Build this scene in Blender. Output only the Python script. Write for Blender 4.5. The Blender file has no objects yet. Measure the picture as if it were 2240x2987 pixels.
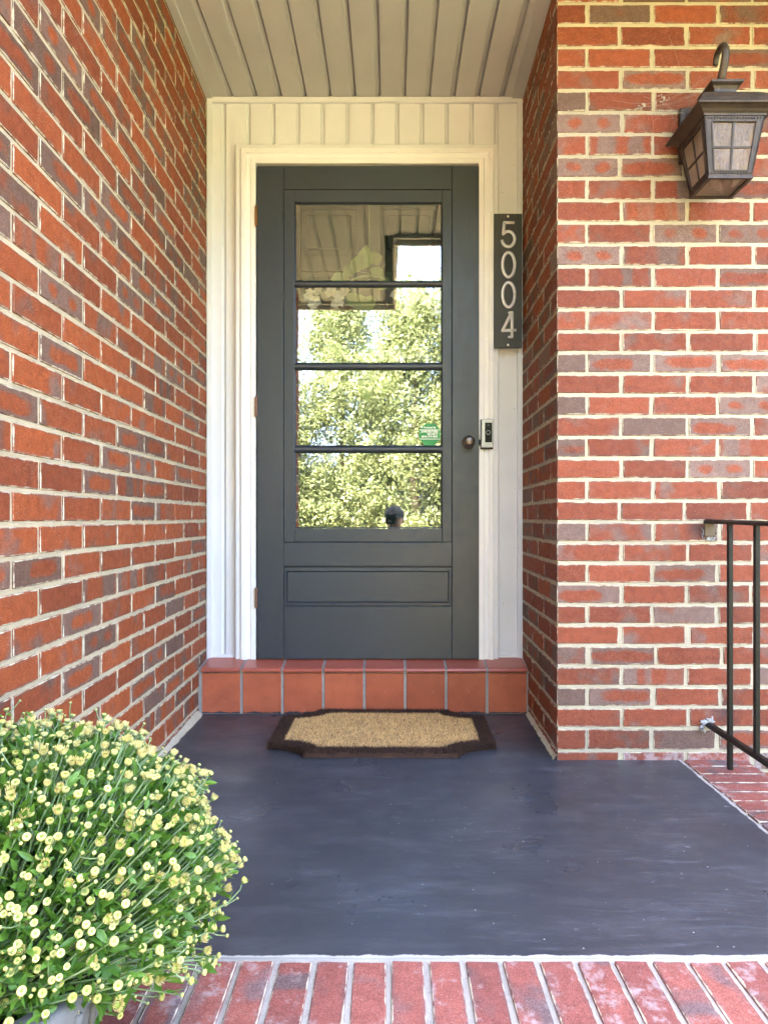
import bpy, bmesh, math, random
import numpy as np
from mathutils import Vector, Matrix, Euler, Quaternion
random.seed(7); np.random.seed(7)
R = math.radians
SC = bpy.context.scene
COL = SC.collection

# ------------------------------------------------------------------ camera, sky, sun, exposure
F = 1980.0; CX = 1140.0; HY = 1512.0; CZ = 0.782
cam = bpy.data.cameras.new('camera'); camo = bpy.data.objects.new('camera', cam); COL.objects.link(camo)
camo.location = (0, 0, CZ); camo.rotation_euler = (R(90), 0, 0)
cam.sensor_fit = 'HORIZONTAL'; cam.sensor_width = 36; cam.lens = 36 * F / 2240
cam.shift_x = -(CX - 1120) / 2240; cam.shift_y = (HY - 1493.5) / 2240
cam.clip_start = 0.05; cam.clip_end = 400
SC.camera = camo
SUN_EL, SUN_AZ = 50, -28                    # azimuth from +Y towards +X
w = bpy.data.worlds.new('World'); SC.world = w; w.use_nodes = True
wn = w.node_tree.nodes; wl = w.node_tree.links
sky = wn.new('ShaderNodeTexSky'); sky.sky_type = 'NISHITA'; sky.sun_disc = False
sky.sun_elevation = R(SUN_EL); sky.sun_rotation = R(SUN_AZ)
sky.air_density = 0.6; sky.dust_density = 8.0; sky.ozone_density = 0.0
bg = wn['Background']; bg.inputs[1].default_value = 0.15
wl.new(sky.outputs[0], bg.inputs[0])
sl = bpy.data.lights.new('sun', 'SUN'); sl.energy = 2.0; sl.angle = R(0.53); sl.color = (1, .93, .82)
so = bpy.data.objects.new('sun', sl); COL.objects.link(so)
sd = Vector((math.sin(R(SUN_AZ)) * math.cos(R(SUN_EL)), math.cos(R(SUN_AZ)) * math.cos(R(SUN_EL)), math.sin(R(SUN_EL))))
so.rotation_euler = sd.to_track_quat('Z', 'Y').to_euler(); so.location = sd * 20
SC.view_settings.view_transform = 'Standard'; SC.view_settings.look = 'None'
SC.view_settings.gamma = 1; SC.view_settings.exposure = 5.4
SC.view_settings.use_curve_mapping = False
SC.render.engine = 'CYCLES'
SC.cycles.max_bounces = 12; SC.cycles.diffuse_bounces = 6; SC.cycles.transparent_max_bounces = 24
SC.cycles.use_denoising = True; SC.cycles.sample_clamp_indirect = 8

# ------------------------------------------------------------------ helpers
def P(x, y, Y):                              # photograph pixel -> point at distance Y
    return Vector(((x - CX) * Y / F, Y, CZ + (HY - y) * Y / F))
def link(name, data, parent=None):
    o = bpy.data.objects.new(name, data); COL.objects.link(o)
    if parent is not None: o.parent = parent
    return o
def tag(o, label=None, cat=None, group=None, kind=None):
    for k, v in (('label', label), ('category', cat), ('group', group), ('kind', kind)):
        if v: o[k] = v
    return o
def thing(name, label, cat, loc=(0, 0, 0), rz=0, group=None):
    o = link(name, None); o.location = loc; o.rotation_euler = (0, 0, rz); o.empty_display_size = .05
    return tag(o, label, cat, group)
class MB:
    def __init__(s): s.v = []; s.f = []; s.m = []
    def add(s, vs, fs, mi=0):
        b = len(s.v); s.v += [tuple(p) for p in vs]; s.f += [tuple(i + b for i in f) for f in fs]; s.m += [mi] * len(fs)
        return s
    def box(s, x0, x1, y0, y1, z0, z1, mi=0, M=None):
        vs = [Vector(p) for p in ((x0,y0,z0),(x1,y0,z0),(x1,y1,z0),(x0,y1,z0),(x0,y0,z1),(x1,y0,z1),(x1,y1,z1),(x0,y1,z1))]
        if M is not None: vs = [M @ p for p in vs]
        return s.add(vs, [(0,3,2,1),(4,5,6,7),(0,1,5,4),(1,2,6,5),(2,3,7,6),(3,0,4,7)], mi)
    def tube(s, pts, r, n=8, mi=0, cap=True, flat=None):
        pts = [Vector(p) for p in pts]; rs = r if isinstance(r, (list, tuple)) else [r] * len(pts)
        N = len(pts); up = None; vs = []
        for i, p in enumerate(pts):
            t = (pts[min(i+1, N-1)] - pts[max(i-1, 0)])
            t = t.normalized() if t.length > 1e-9 else Vector((0,0,1))
            if up is None:
                up = Vector((0,0,1)) if abs(t.z) < .9 else Vector((1,0,0))
            a = up - t * up.dot(t)
            if a.length < 1e-6: a = t.orthogonal()
            a.normalize(); up = a; b = t.cross(a)
            for k in range(n):
                an = 2 * math.pi * k / n
                d = (a * math.cos(an) + b * math.sin(an)) * rs[i]
                if flat: d = Vector((d.x * flat[0], d.y * flat[1], d.z * flat[2]))
                vs.append(p + d)
        fs = [(i*n+k, i*n+(k+1) % n, (i+1)*n+(k+1) % n, (i+1)*n+k) for i in range(N-1) for k in range(n)]
        if cap: fs += [tuple(range(n))[::-1], tuple((N-1)*n+k for k in range(n))]
        return s.add(vs, fs, mi)
    def lathe(s, prof, n=24, mi=0, M=None):
        vs = []
        for r, z in prof:
            for k in range(n):
                a = 2 * math.pi * k / n; p = Vector((r*math.cos(a), r*math.sin(a), z)); vs.append(M @ p if M is not None else p)
        N = len(prof)
        fs = [(i*n+k, i*n+(k+1) % n, (i+1)*n+(k+1) % n, (i+1)*n+k) for i in range(N-1) for k in range(n)]
        fs += [tuple(range(n))[::-1], tuple((N-1)*n+k for k in range(n))]
        return s.add(vs, fs, mi)
    def mesh(s, name, mats, smooth=False):
        me = bpy.data.meshes.new(name); me.from_pydata(s.v, [], s.f)
        for m in (mats if isinstance(mats, (list, tuple)) else [mats]): me.materials.append(m)
        if len(me.materials) > 1: me.polygons.foreach_set('material_index', s.m)
        if smooth: me.shade_smooth()
        me.update(); return me
    def build(s, name, mats, parent=None, smooth=False):
        return link(name, s.mesh(name, mats, smooth), parent)
def bevel_mesh(me, wdt, seg=1):
    bm = bmesh.new(); bm.from_mesh(me)
    bmesh.ops.bevel(bm, geom=[e for e in bm.edges if e.calc_face_angle(0) > .5], offset=wdt, segments=seg, affect='EDGES', profile=.5)
    bmesh.ops.recalc_face_normals(bm, faces=bm.faces); bm.to_mesh(me); bm.free(); return me
def boxo(name, x0, x1, y0, y1, z0, z1, m, parent=None, bev=0.0, seg=1):
    me = MB().box(x0, x1, y0, y1, z0, z1).mesh(name, m)
    if bev: bevel_mesh(me, bev, seg)
    return link(name, me, parent)
def weighted(o):
    return o

# ------------------------------------------------------------------ materials
class NT:
    def __init__(s, name):
        s.mat = bpy.data.materials.new(name); s.mat.use_nodes = True
        s.t = s.mat.node_tree; s.bsdf = s.t.nodes['Principled BSDF']; s.out = s.t.nodes['Material Output']
    def n(s, typ, ins=None, **kw):
        nd = s.t.nodes.new('ShaderNode' + typ)
        for k, v in kw.items(): setattr(nd, k, v)
        for k, v in (ins or {}).items(): s.set(nd.inputs[k], v)
        return nd
    def set(s, sock, v):
        if isinstance(v, bpy.types.NodeSocket): s.t.links.new(v, sock)
        elif isinstance(v, (tuple, list)) and sock.type == 'RGBA' and len(v) == 3: sock.default_value = (*v, 1)
        else: sock.default_value = v
    def m(s, op, a, b=0.0, c=None, clamp=False):
        nd = s.n('Math', operation=op, use_clamp=clamp); s.set(nd.inputs[0], a); s.set(nd.inputs[1], b)
        if c is not None: s.set(nd.inputs[2], c)
        return nd.outputs[0]
    def ss(s, v, a, b, o0=0.0, o1=1.0):
        nd = s.n('MapRange', interpolation_type='SMOOTHSTEP')
        s.set(nd.inputs['Value'], v); nd.inputs['From Min'].default_value = a; nd.inputs['From Max'].default_value = b
        nd.inputs['To Min'].default_value = o0; nd.inputs['To Max'].default_value = o1
        return nd.outputs[0]
    def mix(s, f, a, b, bt='MIX'):
        nd = s.n('Mix', data_type='RGBA', blend_type=bt); s.set(nd.inputs[0], f); s.set(nd.inputs[6], a); s.set(nd.inputs[7], b)
        return nd.outputs[2]
    def mixf(s, f, a, b):
        nd = s.n('Mix', data_type='FLOAT'); s.set(nd.inputs[0], f); s.set(nd.inputs[2], a); s.set(nd.inputs[3], b)
        return nd.outputs[0]
    def noise(s, vec, scale, detail=3.0, rough=.55, dim='3D', w=None, color=False):
        nd = s.n('TexNoise', noise_dimensions=dim)
        if vec is not None and dim != '1D': s.set(nd.inputs['Vector'], vec)
        if w is not None: s.set(nd.inputs['W'], w)
        nd.inputs['Scale'].default_value = scale; nd.inputs['Detail'].default_value = detail; nd.inputs['Roughness'].default_value = rough
        return nd.outputs['Color' if color else 'Fac']
    def vmul(s, v, k):
        nd = s.n('VectorMath', operation='MULTIPLY'); s.set(nd.inputs[0], v); nd.inputs[1].default_value = k; return nd.outputs[0]
    def vadd(s, v, k):
        nd = s.n('VectorMath', operation='ADD'); s.set(nd.inputs[0], v); s.set(nd.inputs[1], k); return nd.outputs[0]
    def vdist(s, v, k):
        nd = s.n('VectorMath', operation='DISTANCE'); s.set(nd.inputs[0], v); nd.inputs[1].default_value = k; return nd.outputs['Value']
    def sep(s, v):
        nd = s.n('SeparateXYZ', {0: v}); return nd.outputs
    def pos(s): return s.n('NewGeometry').outputs['Position']
    def obj(s): return s.n('TexCoord').outputs['Object']
    def bump(s, h, strength, dist=.002, nrm=None):
        nd = s.n('Bump', {'Height': h, 'Strength': strength, 'Distance': dist})
        if nrm is not None: s.set(nd.inputs['Normal'], nrm)
        return nd.outputs[0]
    def fin(s, col=None, rough=None, nrm=None, **kw):
        if col is not None: s.set(s.bsdf.inputs['Base Color'], col)
        if rough is not None: s.set(s.bsdf.inputs['Roughness'], rough)
        if nrm is not None: s.set(s.bsdf.inputs['Normal'], nrm)
        for k, v in kw.items(): s.set(s.bsdf.inputs[k], v)
        return s.mat

MORTAR_C = (.52, .46, .345)
def brick_mat(name, mode='obj', white=0.0, red_a=(.315,.075,.022), red_b=(.205,.049,.018), gr_a=(.120,.066,.044), gr_b=(.19,.108,.078)):
    t = NT(name); p = t.pos()
    if mode == 'obj':
        oi = t.n('ObjectInfo'); c = t.n('SeparateColor', {0: oi.outputs['Color']})
        typ, tone, seed = c.outputs
        ux, uy, uz = t.sep(t.vmul(t.obj(), (10, 21.7, 35.7)))
        au = t.m('ABSOLUTE', ux); av = t.m('ABSOLUTE', uz)
        off = t.n('CombineXYZ', {0: t.m('MULTIPLY', seed, 37.0), 1: t.m('MULTIPLY', tone, 11.0)}).outputs[0]
        q = t.vadd(p, off)
        n1 = t.noise(q, 26, 3); d1 = t.m('MULTIPLY', t.m('SUBTRACT', n1, .5), 3.0)
        wid = t.m('ADD', .55, t.m('MULTIPLY', t.m('FRACT', t.m('MULTIPLY', seed, 7.3)), .45)); shf = t.m('MULTIPLY', t.m('SUBTRACT', t.m('FRACT', t.m('MULTIPLY', seed, 13.7)), .5), .45)
        oval = t.m('ADD', t.m('ADD', t.m('POWER', t.m('DIVIDE', t.m('ABSOLUTE', t.m('ADD', ux, shf)), wid), 4), t.m('POWER', t.m('DIVIDE', t.m('ABSOLUTE', t.m('ADD', uz, t.m('MULTIPLY', shf, .8))), .66), 2.5)), d1)
        m_oval = t.ss(oval, 1.5, .25)
        two = t.m('ADD', t.m('ADD', t.m('POWER', t.m('DIVIDE', t.m('ABSOLUTE', t.m('SUBTRACT', au, .46)), .24), 2), t.m('POWER', t.m('DIVIDE', av, .55), 2)), d1)
        m_two = t.ss(two, 1.6, .1)
        nb = t.noise(None, 1.15, 1, dim='1D', w=t.m('ADD', t.m('ADD', ux, t.m('MULTIPLY', seed, 61.0)), t.m('MULTIPLY', d1, .10)))
        m_band = t.ss(nb, .42, .56)
        soft = t.noise(q, 9, 2); m_plain = t.ss(soft, .27, .46)
        m_gray = t.ss(soft, .56, .72, 0, .8)
        m = t.mixf(t.m('GREATER_THAN', typ, .66), m_plain, m_oval)
        m = t.mixf(t.m('GREATER_THAN', typ, .81), m, m_band)
        m = t.mixf(t.m('GREATER_THAN', typ, .89), m, m_two)
        m = t.mixf(t.m('GREATER_THAN', typ, .955), m, m_gray)
        dx = t.m('SUBTRACT', .1, t.m('DIVIDE', au, 10.0)); dz = t.m('SUBTRACT', .028, t.m('DIVIDE', av, 35.7)); dy = t.m('SUBTRACT', .046, t.m('DIVIDE', t.m('ABSOLUTE', uy), 21.7))
        d = t.m('MAXIMUM', t.m('MINIMUM', dx, dz), t.m('MINIMUM', t.m('MAXIMUM', dx, dz), dy))
        sm = t.m('ADD', d, t.m('MULTIPLY', t.m('SUBTRACT', t.noise(q, 30, 4, .6), .5), .0100))
        smear = t.ss(sm, .0021, .0006)
        edge = t.ss(d, .009, .001, 0, .55)
    else:
        rp = t.n('NewGeometry').outputs['Random Per Island']; q = p
        tone = t.n('TexWhiteNoise', {'W': t.m('MULTIPLY', rp, 91.0)}, noise_dimensions='1D').outputs[0]
        m = t.ss(t.m('ADD', rp, t.m('MULTIPLY', t.noise(p, 14, 2), .5)), .45, .6); smear = 0.0; edge = 0.0
    red = t.mix(tone, red_a, red_b); gray = t.mix(tone, gr_b, gr_a)
    col = t.mix(m, gray, red)
    col = t.mix(t.m('MULTIPLY', edge, t.ss(t.noise(q, 6, 1), .35, .65)), col, gray)
    col = t.mix(t.ss(t.noise(q, 40, 4, .7), .3, .75, .0, .5), col, t.mix(.5, col, (.05, .02, .015), 'MULTIPLY'))
    hue = t.n('HueSaturation', {'Color': col, 'Value': t.ss(t.noise(q, 420, 2, .7), .3, .7, .66, 1.34)}).outputs[0]
    col = t.mix(t.ss(t.noise(q, 30, 4, .75), .62, .80, 0, .35), hue, (.34, .13, .07))
    vo = t.n('TexVoronoi', {'Vector': q, 'Scale': 190.0})
    spk = t.m('MULTIPLY', t.ss(vo.outputs['Distance'], .20, .10), t.m('GREATER_THAN', t.n('SeparateColor', {0: vo.outputs['Color']}).outputs[0], .80))
    col = t.mix(t.m('MULTIPLY', spk, .75), col, (.42, .36, .28))
    # soot and rust left round the old railing brackets
    st = t.m('MAXIMUM', t.ss(t.m('ADD', t.vdist(p, (1.0, 2.19, .745)), t.m('MULTIPLY', t.noise(p, 18, 3), .05)), .085, .03, 0, .75),
             t.ss(t.m('ADD', t.vdist(p, (1.08, 2.19, .15)), t.m('MULTIPLY', t.noise(p, 18, 3), .06)), .10, .04, 0, .6))
    col = t.mix(st, col, (.035, .025, .03))
    if white:
        e1 = t.ss(t.m('ADD', t.noise(q, 13, 5, .72), t.m('MULTIPLY', t.noise(q, 90, 3), .25)), .78 - .22 * white, .95 - .22 * white, 0, .8)
        col = t.mix(t.m('MULTIPLY', e1, .8), col, (.40, .34, .34))
    col = t.mix(t.m('MULTIPLY', smear, .92) if mode == 'obj' else 0.0, col, MORTAR_C)
    h = t.m('ADD', t.m('MULTIPLY', t.noise(q, 170, 4, .7), .7), t.m('MULTIPLY', t.noise(q, 40, 4, .6), 1.0))
    if mode == 'obj': h = t.m('ADD', h, t.m('MULTIPLY', smear, .35))
    return t.fin(col, t.ss(t.noise(q, 60, 2), .3, .7, .62, .85), t.bump(h, .6, .0026), **{'Specular IOR Level': .28})
M_BRICK = brick_mat('fired_brick')
M_BRICK_S = brick_mat('fired_brick_far', 'island')
M_FACE = brick_mat('facade_brick_light_tint', red_a=(.275,.070,.034), red_b=(.18,.048,.026), gr_a=(.13,.078,.062), gr_b=(.22,.140,.118))  # pinker, darker brick copy: a lighting difference put into the colour
M_PAVER = brick_mat('weathered_brick', white=.60, red_a=(.32,.105,.080), red_b=(.23,.075,.062), gr_a=(.12,.075,.072), gr_b=(.19,.125,.125))
M_PEEL = brick_mat('whitewashed_brick', white=1.1, red_a=(.30,.08,.05), red_b=(.22,.06,.04))

def mortar_mat(name, c=MORTAR_C, dirt=(.30, .26, .20)):
    t = NT(name); p = t.pos()
    a = t.noise(p, 8, 4); col = t.mix(t.ss(a, .35, .7), c, tuple(x * .82 for x in c))
    col = t.mix(t.ss(t.noise(p, 60, 4, .7), .5, .8, 0, .55), col, dirt)
    h = t.m('ADD', t.noise(p, 260, 4, .75), t.m('MULTIPLY', t.noise(t.vmul(p, (1, 1, 6)), 45, 3), .9))
    return t.fin(col, .9, t.bump(h, .9, .004), **{'Specular IOR Level': .2})
M_MORTAR = mortar_mat('mortar')
M_MORTAR_L = mortar_mat('warm_mortar', (.55, .46, .31))
M_MORTAR_W = mortar_mat('pale_mortar', (.47, .44, .40), (.24, .22, .20))
M_GROUT = mortar_mat('grey_grout', (.34, .33, .31), (.16, .16, .15))

def paint_mat(name, c, rough=.42, grain=None, dirt=.0, bumpk=.12, var=.06, spec=.5):
    t = NT(name); p = t.pos(); o = t.obj()
    col = t.mix(t.ss(t.noise(p, 5, 3), .3, .7), c, tuple(x * (1 - var) for x in c))
    if dirt:
        col = t.mix(t.ss(t.noise(p, 35, 5, .7), .60, .80, 0, dirt), col, tuple(x * .45 for x in c))
    h = t.noise(p, 120, 3, .6)
    if grain:
        g = t.noise(t.vmul(p, grain), 16, 4, .62)
        h = t.m('ADD', t.m('MULTIPLY', h, .35), t.m('MULTIPLY', g, 1.4))
        h = t.m('ADD', h, t.m('MULTIPLY', t.ss(t.noise(p, 22, 5, .75), .58, .66), .35))
    return t.fin(col, t.ss(t.noise(p, 30, 3), .3, .7, rough - .05, rough + .08), t.bump(h, bumpk, .0015), **{'Specular IOR Level': spec})
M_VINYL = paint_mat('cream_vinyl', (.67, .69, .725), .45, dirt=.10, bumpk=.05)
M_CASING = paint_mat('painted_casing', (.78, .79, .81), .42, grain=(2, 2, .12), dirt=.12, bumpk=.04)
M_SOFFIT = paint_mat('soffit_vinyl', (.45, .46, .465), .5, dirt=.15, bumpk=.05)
M_DOORV = paint_mat('charcoal_paint_upright', (.027, .037, .050), .44, grain=(9, 9, .35), bumpk=.32, var=.15, spec=.6)
M_DOORH = paint_mat('charcoal_paint_level', (.027, .037, .050), .44, grain=(.35, 9, 9), bumpk=.32, var=.15, spec=.6)
M_INNER = paint_mat('dark_green_paint', (.012, .032, .027), .6, bumpk=.1, spec=.15)
M_INNER_G = paint_mat('inner_trim_paint', (.20, .19, .16), .5, bumpk=.1)
M_IRON = paint_mat('black_iron_paint', (.006, .0055, .005), .42, bumpk=.9, var=.3, spec=.3)
M_CAULK = paint_mat('old_caulk', (.34, .34, .34), .6, dirt=.5, bumpk=.8)
M_FASCIA = paint_mat('white_fascia', (.70, .69, .66), .5)

def simple(name, c, rough=.5, metal=0.0, bump=0, bs=80, var=.12, **kw):
    t = NT(name); p = t.pos()
    col = t.mix(t.noise(p, 25, 4, .65), tuple(x * (1 - var) for x in c), tuple(min(1, x * (1 + var)) for x in c))
    return t.fin(col, rough, t.bump(t.noise(p, bs, 4), bump, .002) if bump else None, Metallic=metal, **kw)
M_BRASS = simple('aged_copper', (.42, .20, .06), .35, .9, .3)
M_HINGE_P = simple('painted_rusty_hinge', (.20, .10, .06), .5, .3, .3)
M_BRONZE = simple('aged_bronze_knob', (.16, .14, .12), .32, .85, .25, 60, .4)
M_PLAQUE = simple('charcoal_plate', (.040, .045, .042), .55, 0, .12, 300)
M_DIGIT = simple('brushed_aluminium', (.72, .73, .76), .38, .35, .05, 300, .05)
M_NICKEL = simple('satin_nickel', (.42, .43, .45), .35, .45, .02)
M_BLACKG = simple('black_gloss', (.005, .005, .006), .30, **{'Specular IOR Level': .15})
M_LENSG = simple('lens_glass', (.03, .05, .07), .04)
M_GREYTXT = simple('grey_print', (.42, .42, .42), .5)
M_SCREW = simple('screw_head', (.75, .73, .68), .35, .6)
M_SOIL = simple('potting_soil', (.022, .014, .009), .95, 0, 1.0, 90, .6)
M_CONC = simple('weathered_concrete', (.13, .13, .125), .85, 0, .5, 60, .22)
M_WALK = simple('warm_bounce_path', (.27, .17, .08), .9, 0, .4, 40, .12)  # unseen path, its tan invented to bounce warm light onto the porch
M_WEB = simple('spider_silk', (.42, .38, .34), .6)
M_SKIN = simple('skin', (.45, .26, .19), .5)
M_CLOTH = simple('navy_shirt', (.03, .04, .07), .8, 0, .3, 200)
M_JEANS = simple('dark_jeans', (.03, .045, .08), .85, 0, .3, 300)
M_CAP = simple('dark_cap', (.02, .02, .025), .8)
M_SHINGLE = simple('roof_shingle', (.10, .09, .085), .9, 0, .6, 30, .4)
M_STICK = simple('green_sticker', (.0, .22, .05), .4, 0, 0, 80, .03)
M_WHITE = simple('white_print', (.82, .84, .80), .5)

def lantern_mat():
    t = NT('bronze_lantern_paint'); p = t.pos()
    col = t.mix(t.ss(t.noise(p, 30, 4), .35, .7), (.055, .038, .030), (.032, .023, .019))
    col = t.mix(t.ss(t.noise(p, 55, 5, .75), .60, .74, 0, .6), col, (.20, .15, .11))
    return t.fin(col, .48, t.bump(t.noise(p, 200, 3), .25, .001), Metallic=.25)
M_LANT = lantern_mat()
def seeded_glass():
    t = NT('water_glass'); p = t.pos()
    h = t.m('ADD', t.noise(t.vmul(p, (1, 1, .35)), 110, 3, .6), t.m('MULTIPLY', t.noise(t.vmul(p, (1, 1, .4)), 260, 2), .5))
    nb = t.bump(h, 1.0, .006)
    g = t.n('BsdfGlossy', {'Roughness': .08, 'Normal': nb, 'Color': (.95, .93, .90)})
    mt = t.noise(t.vmul(p, (1, 1, .45)), 150, 4, .75)
    rf = t.n('BsdfTransparent', {'Color': t.mix(t.ss(mt, .38, .62), (.45, .36, .30), (1.0, .95, .90))})
    tr0 = t.n('BsdfTranslucent', {'Color': (.85, .64, .50), 'Normal': nb}); df0 = t.n('BsdfDiffuse', {'Color': t.mix(t.ss(mt, .35, .6), (.10, .07, .055), (.46, .34, .27)), 'Normal': nb}); tr = t.n('MixShader', {0: .55, 1: tr0.outputs[0], 2: df0.outputs[0]})
    a = t.n('MixShader', {0: t.ss(mt, .3, .7, .75, .50), 1: rf.outputs[0], 2: tr.outputs[0]})
    b = t.n('MixShader', {0: .05, 1: a.outputs[0], 2: g.outputs[0]})
    t.t.links.new(b.outputs[0], t.out.inputs[0]); return t.mat
M_WGLASS = seeded_glass()
def pane_glass():
    t = NT('window_glass'); p = t.pos()
    h = t.m('ADD', t.noise(t.vmul(p, (1, 1, .5)), 9, 2, .5), t.m('MULTIPLY', t.noise(t.vmul(p, (1, 1, .35)), 55, 2, .5), .06))
    nb = t.bump(h, .10, .0018)
    g = t.n('BsdfGlossy', {'Roughness': .0, 'Normal': nb, 'Color': (.93, .98, .96)})
    tr = t.n('BsdfTransparent', {'Color': (.86, .90, .88)})
    fr = t.n('Fresnel', {'IOR': 1.5})
    b = t.n('MixShader', {0: t.m('ADD', t.m('MULTIPLY', fr.outputs[0], .9), .22, clamp=True), 1: tr.outputs[0], 2: g.outputs[0]})
    t.t.links.new(b.outputs[0], t.out.inputs[0]); return t.mat
M_GLASS = pane_glass()
def leaf_mat(name, a, b, tl=.35, rough=.45):
    t = NT(name); rp = t.n('NewGeometry').outputs['Random Per Island']; p = t.pos()
    oi = t.n('ObjectInfo').outputs['Random']
    k = t.m('FRACT', t.m('ADD', rp, oi))
    col = t.mix(k, a, b); col = t.mix(t.ss(t.noise(p, 60, 2), .35, .7, 0, .35), col, tuple(x * .6 for x in a))
    t.fin(col, rough)
    tr = t.n('BsdfTranslucent', {'Color': t.mix(.5, col, tuple(min(1, x * 1.6) for x in b))})
    mx = t.n('MixShader', {0: tl, 1: t.bsdf.outputs[0], 2: tr.outputs[0]})
    t.t.links.new(mx.outputs[0], t.out.inputs[0]); return t.mat
M_MUM = leaf_mat('chrysanthemum_leaf', (.055, .15, .018), (.15, .30, .04))
M_MUMBIG = leaf_mat('chrysanthemum_lobed_leaf', (.06, .17, .03), (.13, .28, .06))
M_STEM = leaf_mat('pale_stem', (.15, .24, .09), (.26, .34, .17), .1)
M_SEPAL = leaf_mat('bud_sepal', (.17, .25, .08), (.32, .38, .18), .1)
M_BUDC = leaf_mat('bud_centre', (.17, .25, .02), (.26, .32, .035), .1)
M_BUDR = leaf_mat('bud_ring', (.50, .47, .12), (.58, .55, .20), .1)
M_PETAL = leaf_mat('cream_petal', (.74, .62, .24), (.78, .69, .34), .35)
M_TREE = leaf_mat('sunlit_foliage', (.09, .12, .045), (.30, .33, .15), .25)
M_BARK = simple('bark', (.10, .075, .055), .9, 0, .8, 40, .3)
M_WLEAF = leaf_mat('wreath_leaf', (.12, .22, .05), (.20, .32, .09), .2)
M_WPET = leaf_mat('white_silk_petal', (.80, .80, .74), (.86, .86, .82), .3)

def floor_mat():
    t = NT('painted_concrete'); p = t.pos(); x, y, z = t.sep(p)
    c = t.mix(t.ss(t.noise(p, 1.6, 4), .3, .7), (.030, .034, .043), (.042, .046, .055))
    c = t.mix(t.ss(t.noise(t.vmul(p, (1, 3, 1)), 5, 6, .7), .45, .75, 0, .6), c, (.075, .080, .095))
    # scuffs, denser on the right-hand side where people walk round
    sc = t.noise(t.vadd(t.vmul(p, (1, 1.3, 1)), (3, 1, 0)), 26, 6, .76)
    zone = t.noise(p, 3.4, 3, .6)
    zr = t.m('MULTIPLY', t.ss(x, -.4, .7, .35, 1.0), t.ss(zone, .40, .60))
    c = t.mix(t.m('MULTIPLY', t.ss(sc, .61, .72), t.m('MULTIPLY', zr, .85)), c, (.34, .35, .37))
    streak = t.noise(t.vadd(t.vmul(p, (1, 9, 1)), t.vmul(t.noise(p, 3, 2, color=True), (.5, .8, 0))), 7, 5, .75)
    ring = t.n('TexWave', {'Vector': t.vadd(t.vmul(p, (1, 1.2, 1)), t.vmul(t.noise(p, 3, 2, color=True), (.3, .3, .3))), 'Scale': 14.0, 'Distortion': 7.0, 'Detail': 4.0}, wave_type='RINGS').outputs['Fac']
    c = t.mix(t.m('MULTIPLY', t.ss(streak, .50, .70), t.m('MULTIPLY', zr, .5)), c, (.13, .14, .165))
    vo = t.n('TexVoronoi', {'Vector': p, 'Scale': 42.0})
    k = t.m('MULTIPLY', t.ss(vo.outputs['Distance'], .085, .04), t.m('GREATER_THAN', t.n('SeparateColor', {0: vo.outputs['Color']}).outputs[1], .78))
    c = t.mix(k, c, (.45, .44, .42))
    # ragged brushed edge of the paint against the bare mortar at the brick border
    e = t.m('MINIMUM', t.m('SUBTRACT', y, 1.209), t.m('SUBTRACT', .935, x))
    e = t.m('ADD', e, t.m('MULTIPLY', t.m('SUBTRACT', t.noise(p, 22, 5, .7), .5), .02))
    bare = t.ss(e, .006, .003)
    c = t.mix(bare, c, (.40, .385, .36))
    h = t.m('ADD', t.noise(p, 7, 4), t.m('MULTIPLY', t.noise(t.vmul(p, (1, 2.5, 1)), 90, 4, .7), .25))
    return t.fin(c, t.mixf(bare, t.ss(t.noise(p, 4, 4), .3, .7, .26, .50), .9), t.bump(h, .35, .004))
M_FLOOR = floor_mat()
def tile_mat(name, a, b, rough):
    t = NT(name); p = t.pos(); x, y, z = t.sep(p); oi = t.n('ObjectInfo').outputs['Random']
    c = t.mix(oi, a, b); c = t.mix(t.ss(t.noise(p, 9, 5, .65), .35, .75, 0, .6), c, tuple(v * .78 for v in a))
    c = t.mix(t.ss(t.noise(p, 28, 5, .8), .63, .72, 0, .35), c, (.55, .30, .24))
    c = t.mix(t.ss(t.noise(t.vadd(p, (5, 0, 0)), 17, 5, .8), .64, .72, 0, .7), c, (.09, .04, .03))
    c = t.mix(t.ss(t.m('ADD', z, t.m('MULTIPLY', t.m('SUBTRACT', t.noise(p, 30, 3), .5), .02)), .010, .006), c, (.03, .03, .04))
    return t.fin(c, rough, t.bump(t.noise(p, 35, 3), .12, .002))
M_TILE = tile_mat('quarry_tile', (.29, .066, .032), (.47, .125, .060), .42)
M_TILE_T = tile_mat('worn_quarry_tile', (.34, .085, .055), (.38, .10, .065), .30)
def grass_mat():
    t = NT('lawn'); p = t.pos()
    c = t.mix(t.noise(p, 3, 5, .7), (.05, .08, .02), (.15, .13, .05))
    return t.fin(c, .95, t.bump(t.noise(p, 60, 4), .8, .03))
M_LAWN = grass_mat()
def fibre_mat(name, a, b):
    t = NT(name); rp = t.n('NewGeometry').outputs['Random Per Island']
    c = t.mix(rp, a, b); return t.fin(t.mix(t.ss(t.noise(t.pos(), 22, 3), .35, .7, 0, .35), c, tuple(x * .7 for x in a)), .9)
M_COIR = fibre_mat('natural_coir', (.60, .36, .13), (.92, .63, .29))
M_COIRD = fibre_mat('dark_brown_coir', (.016, .007, .004), (.095, .042, .024))

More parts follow.
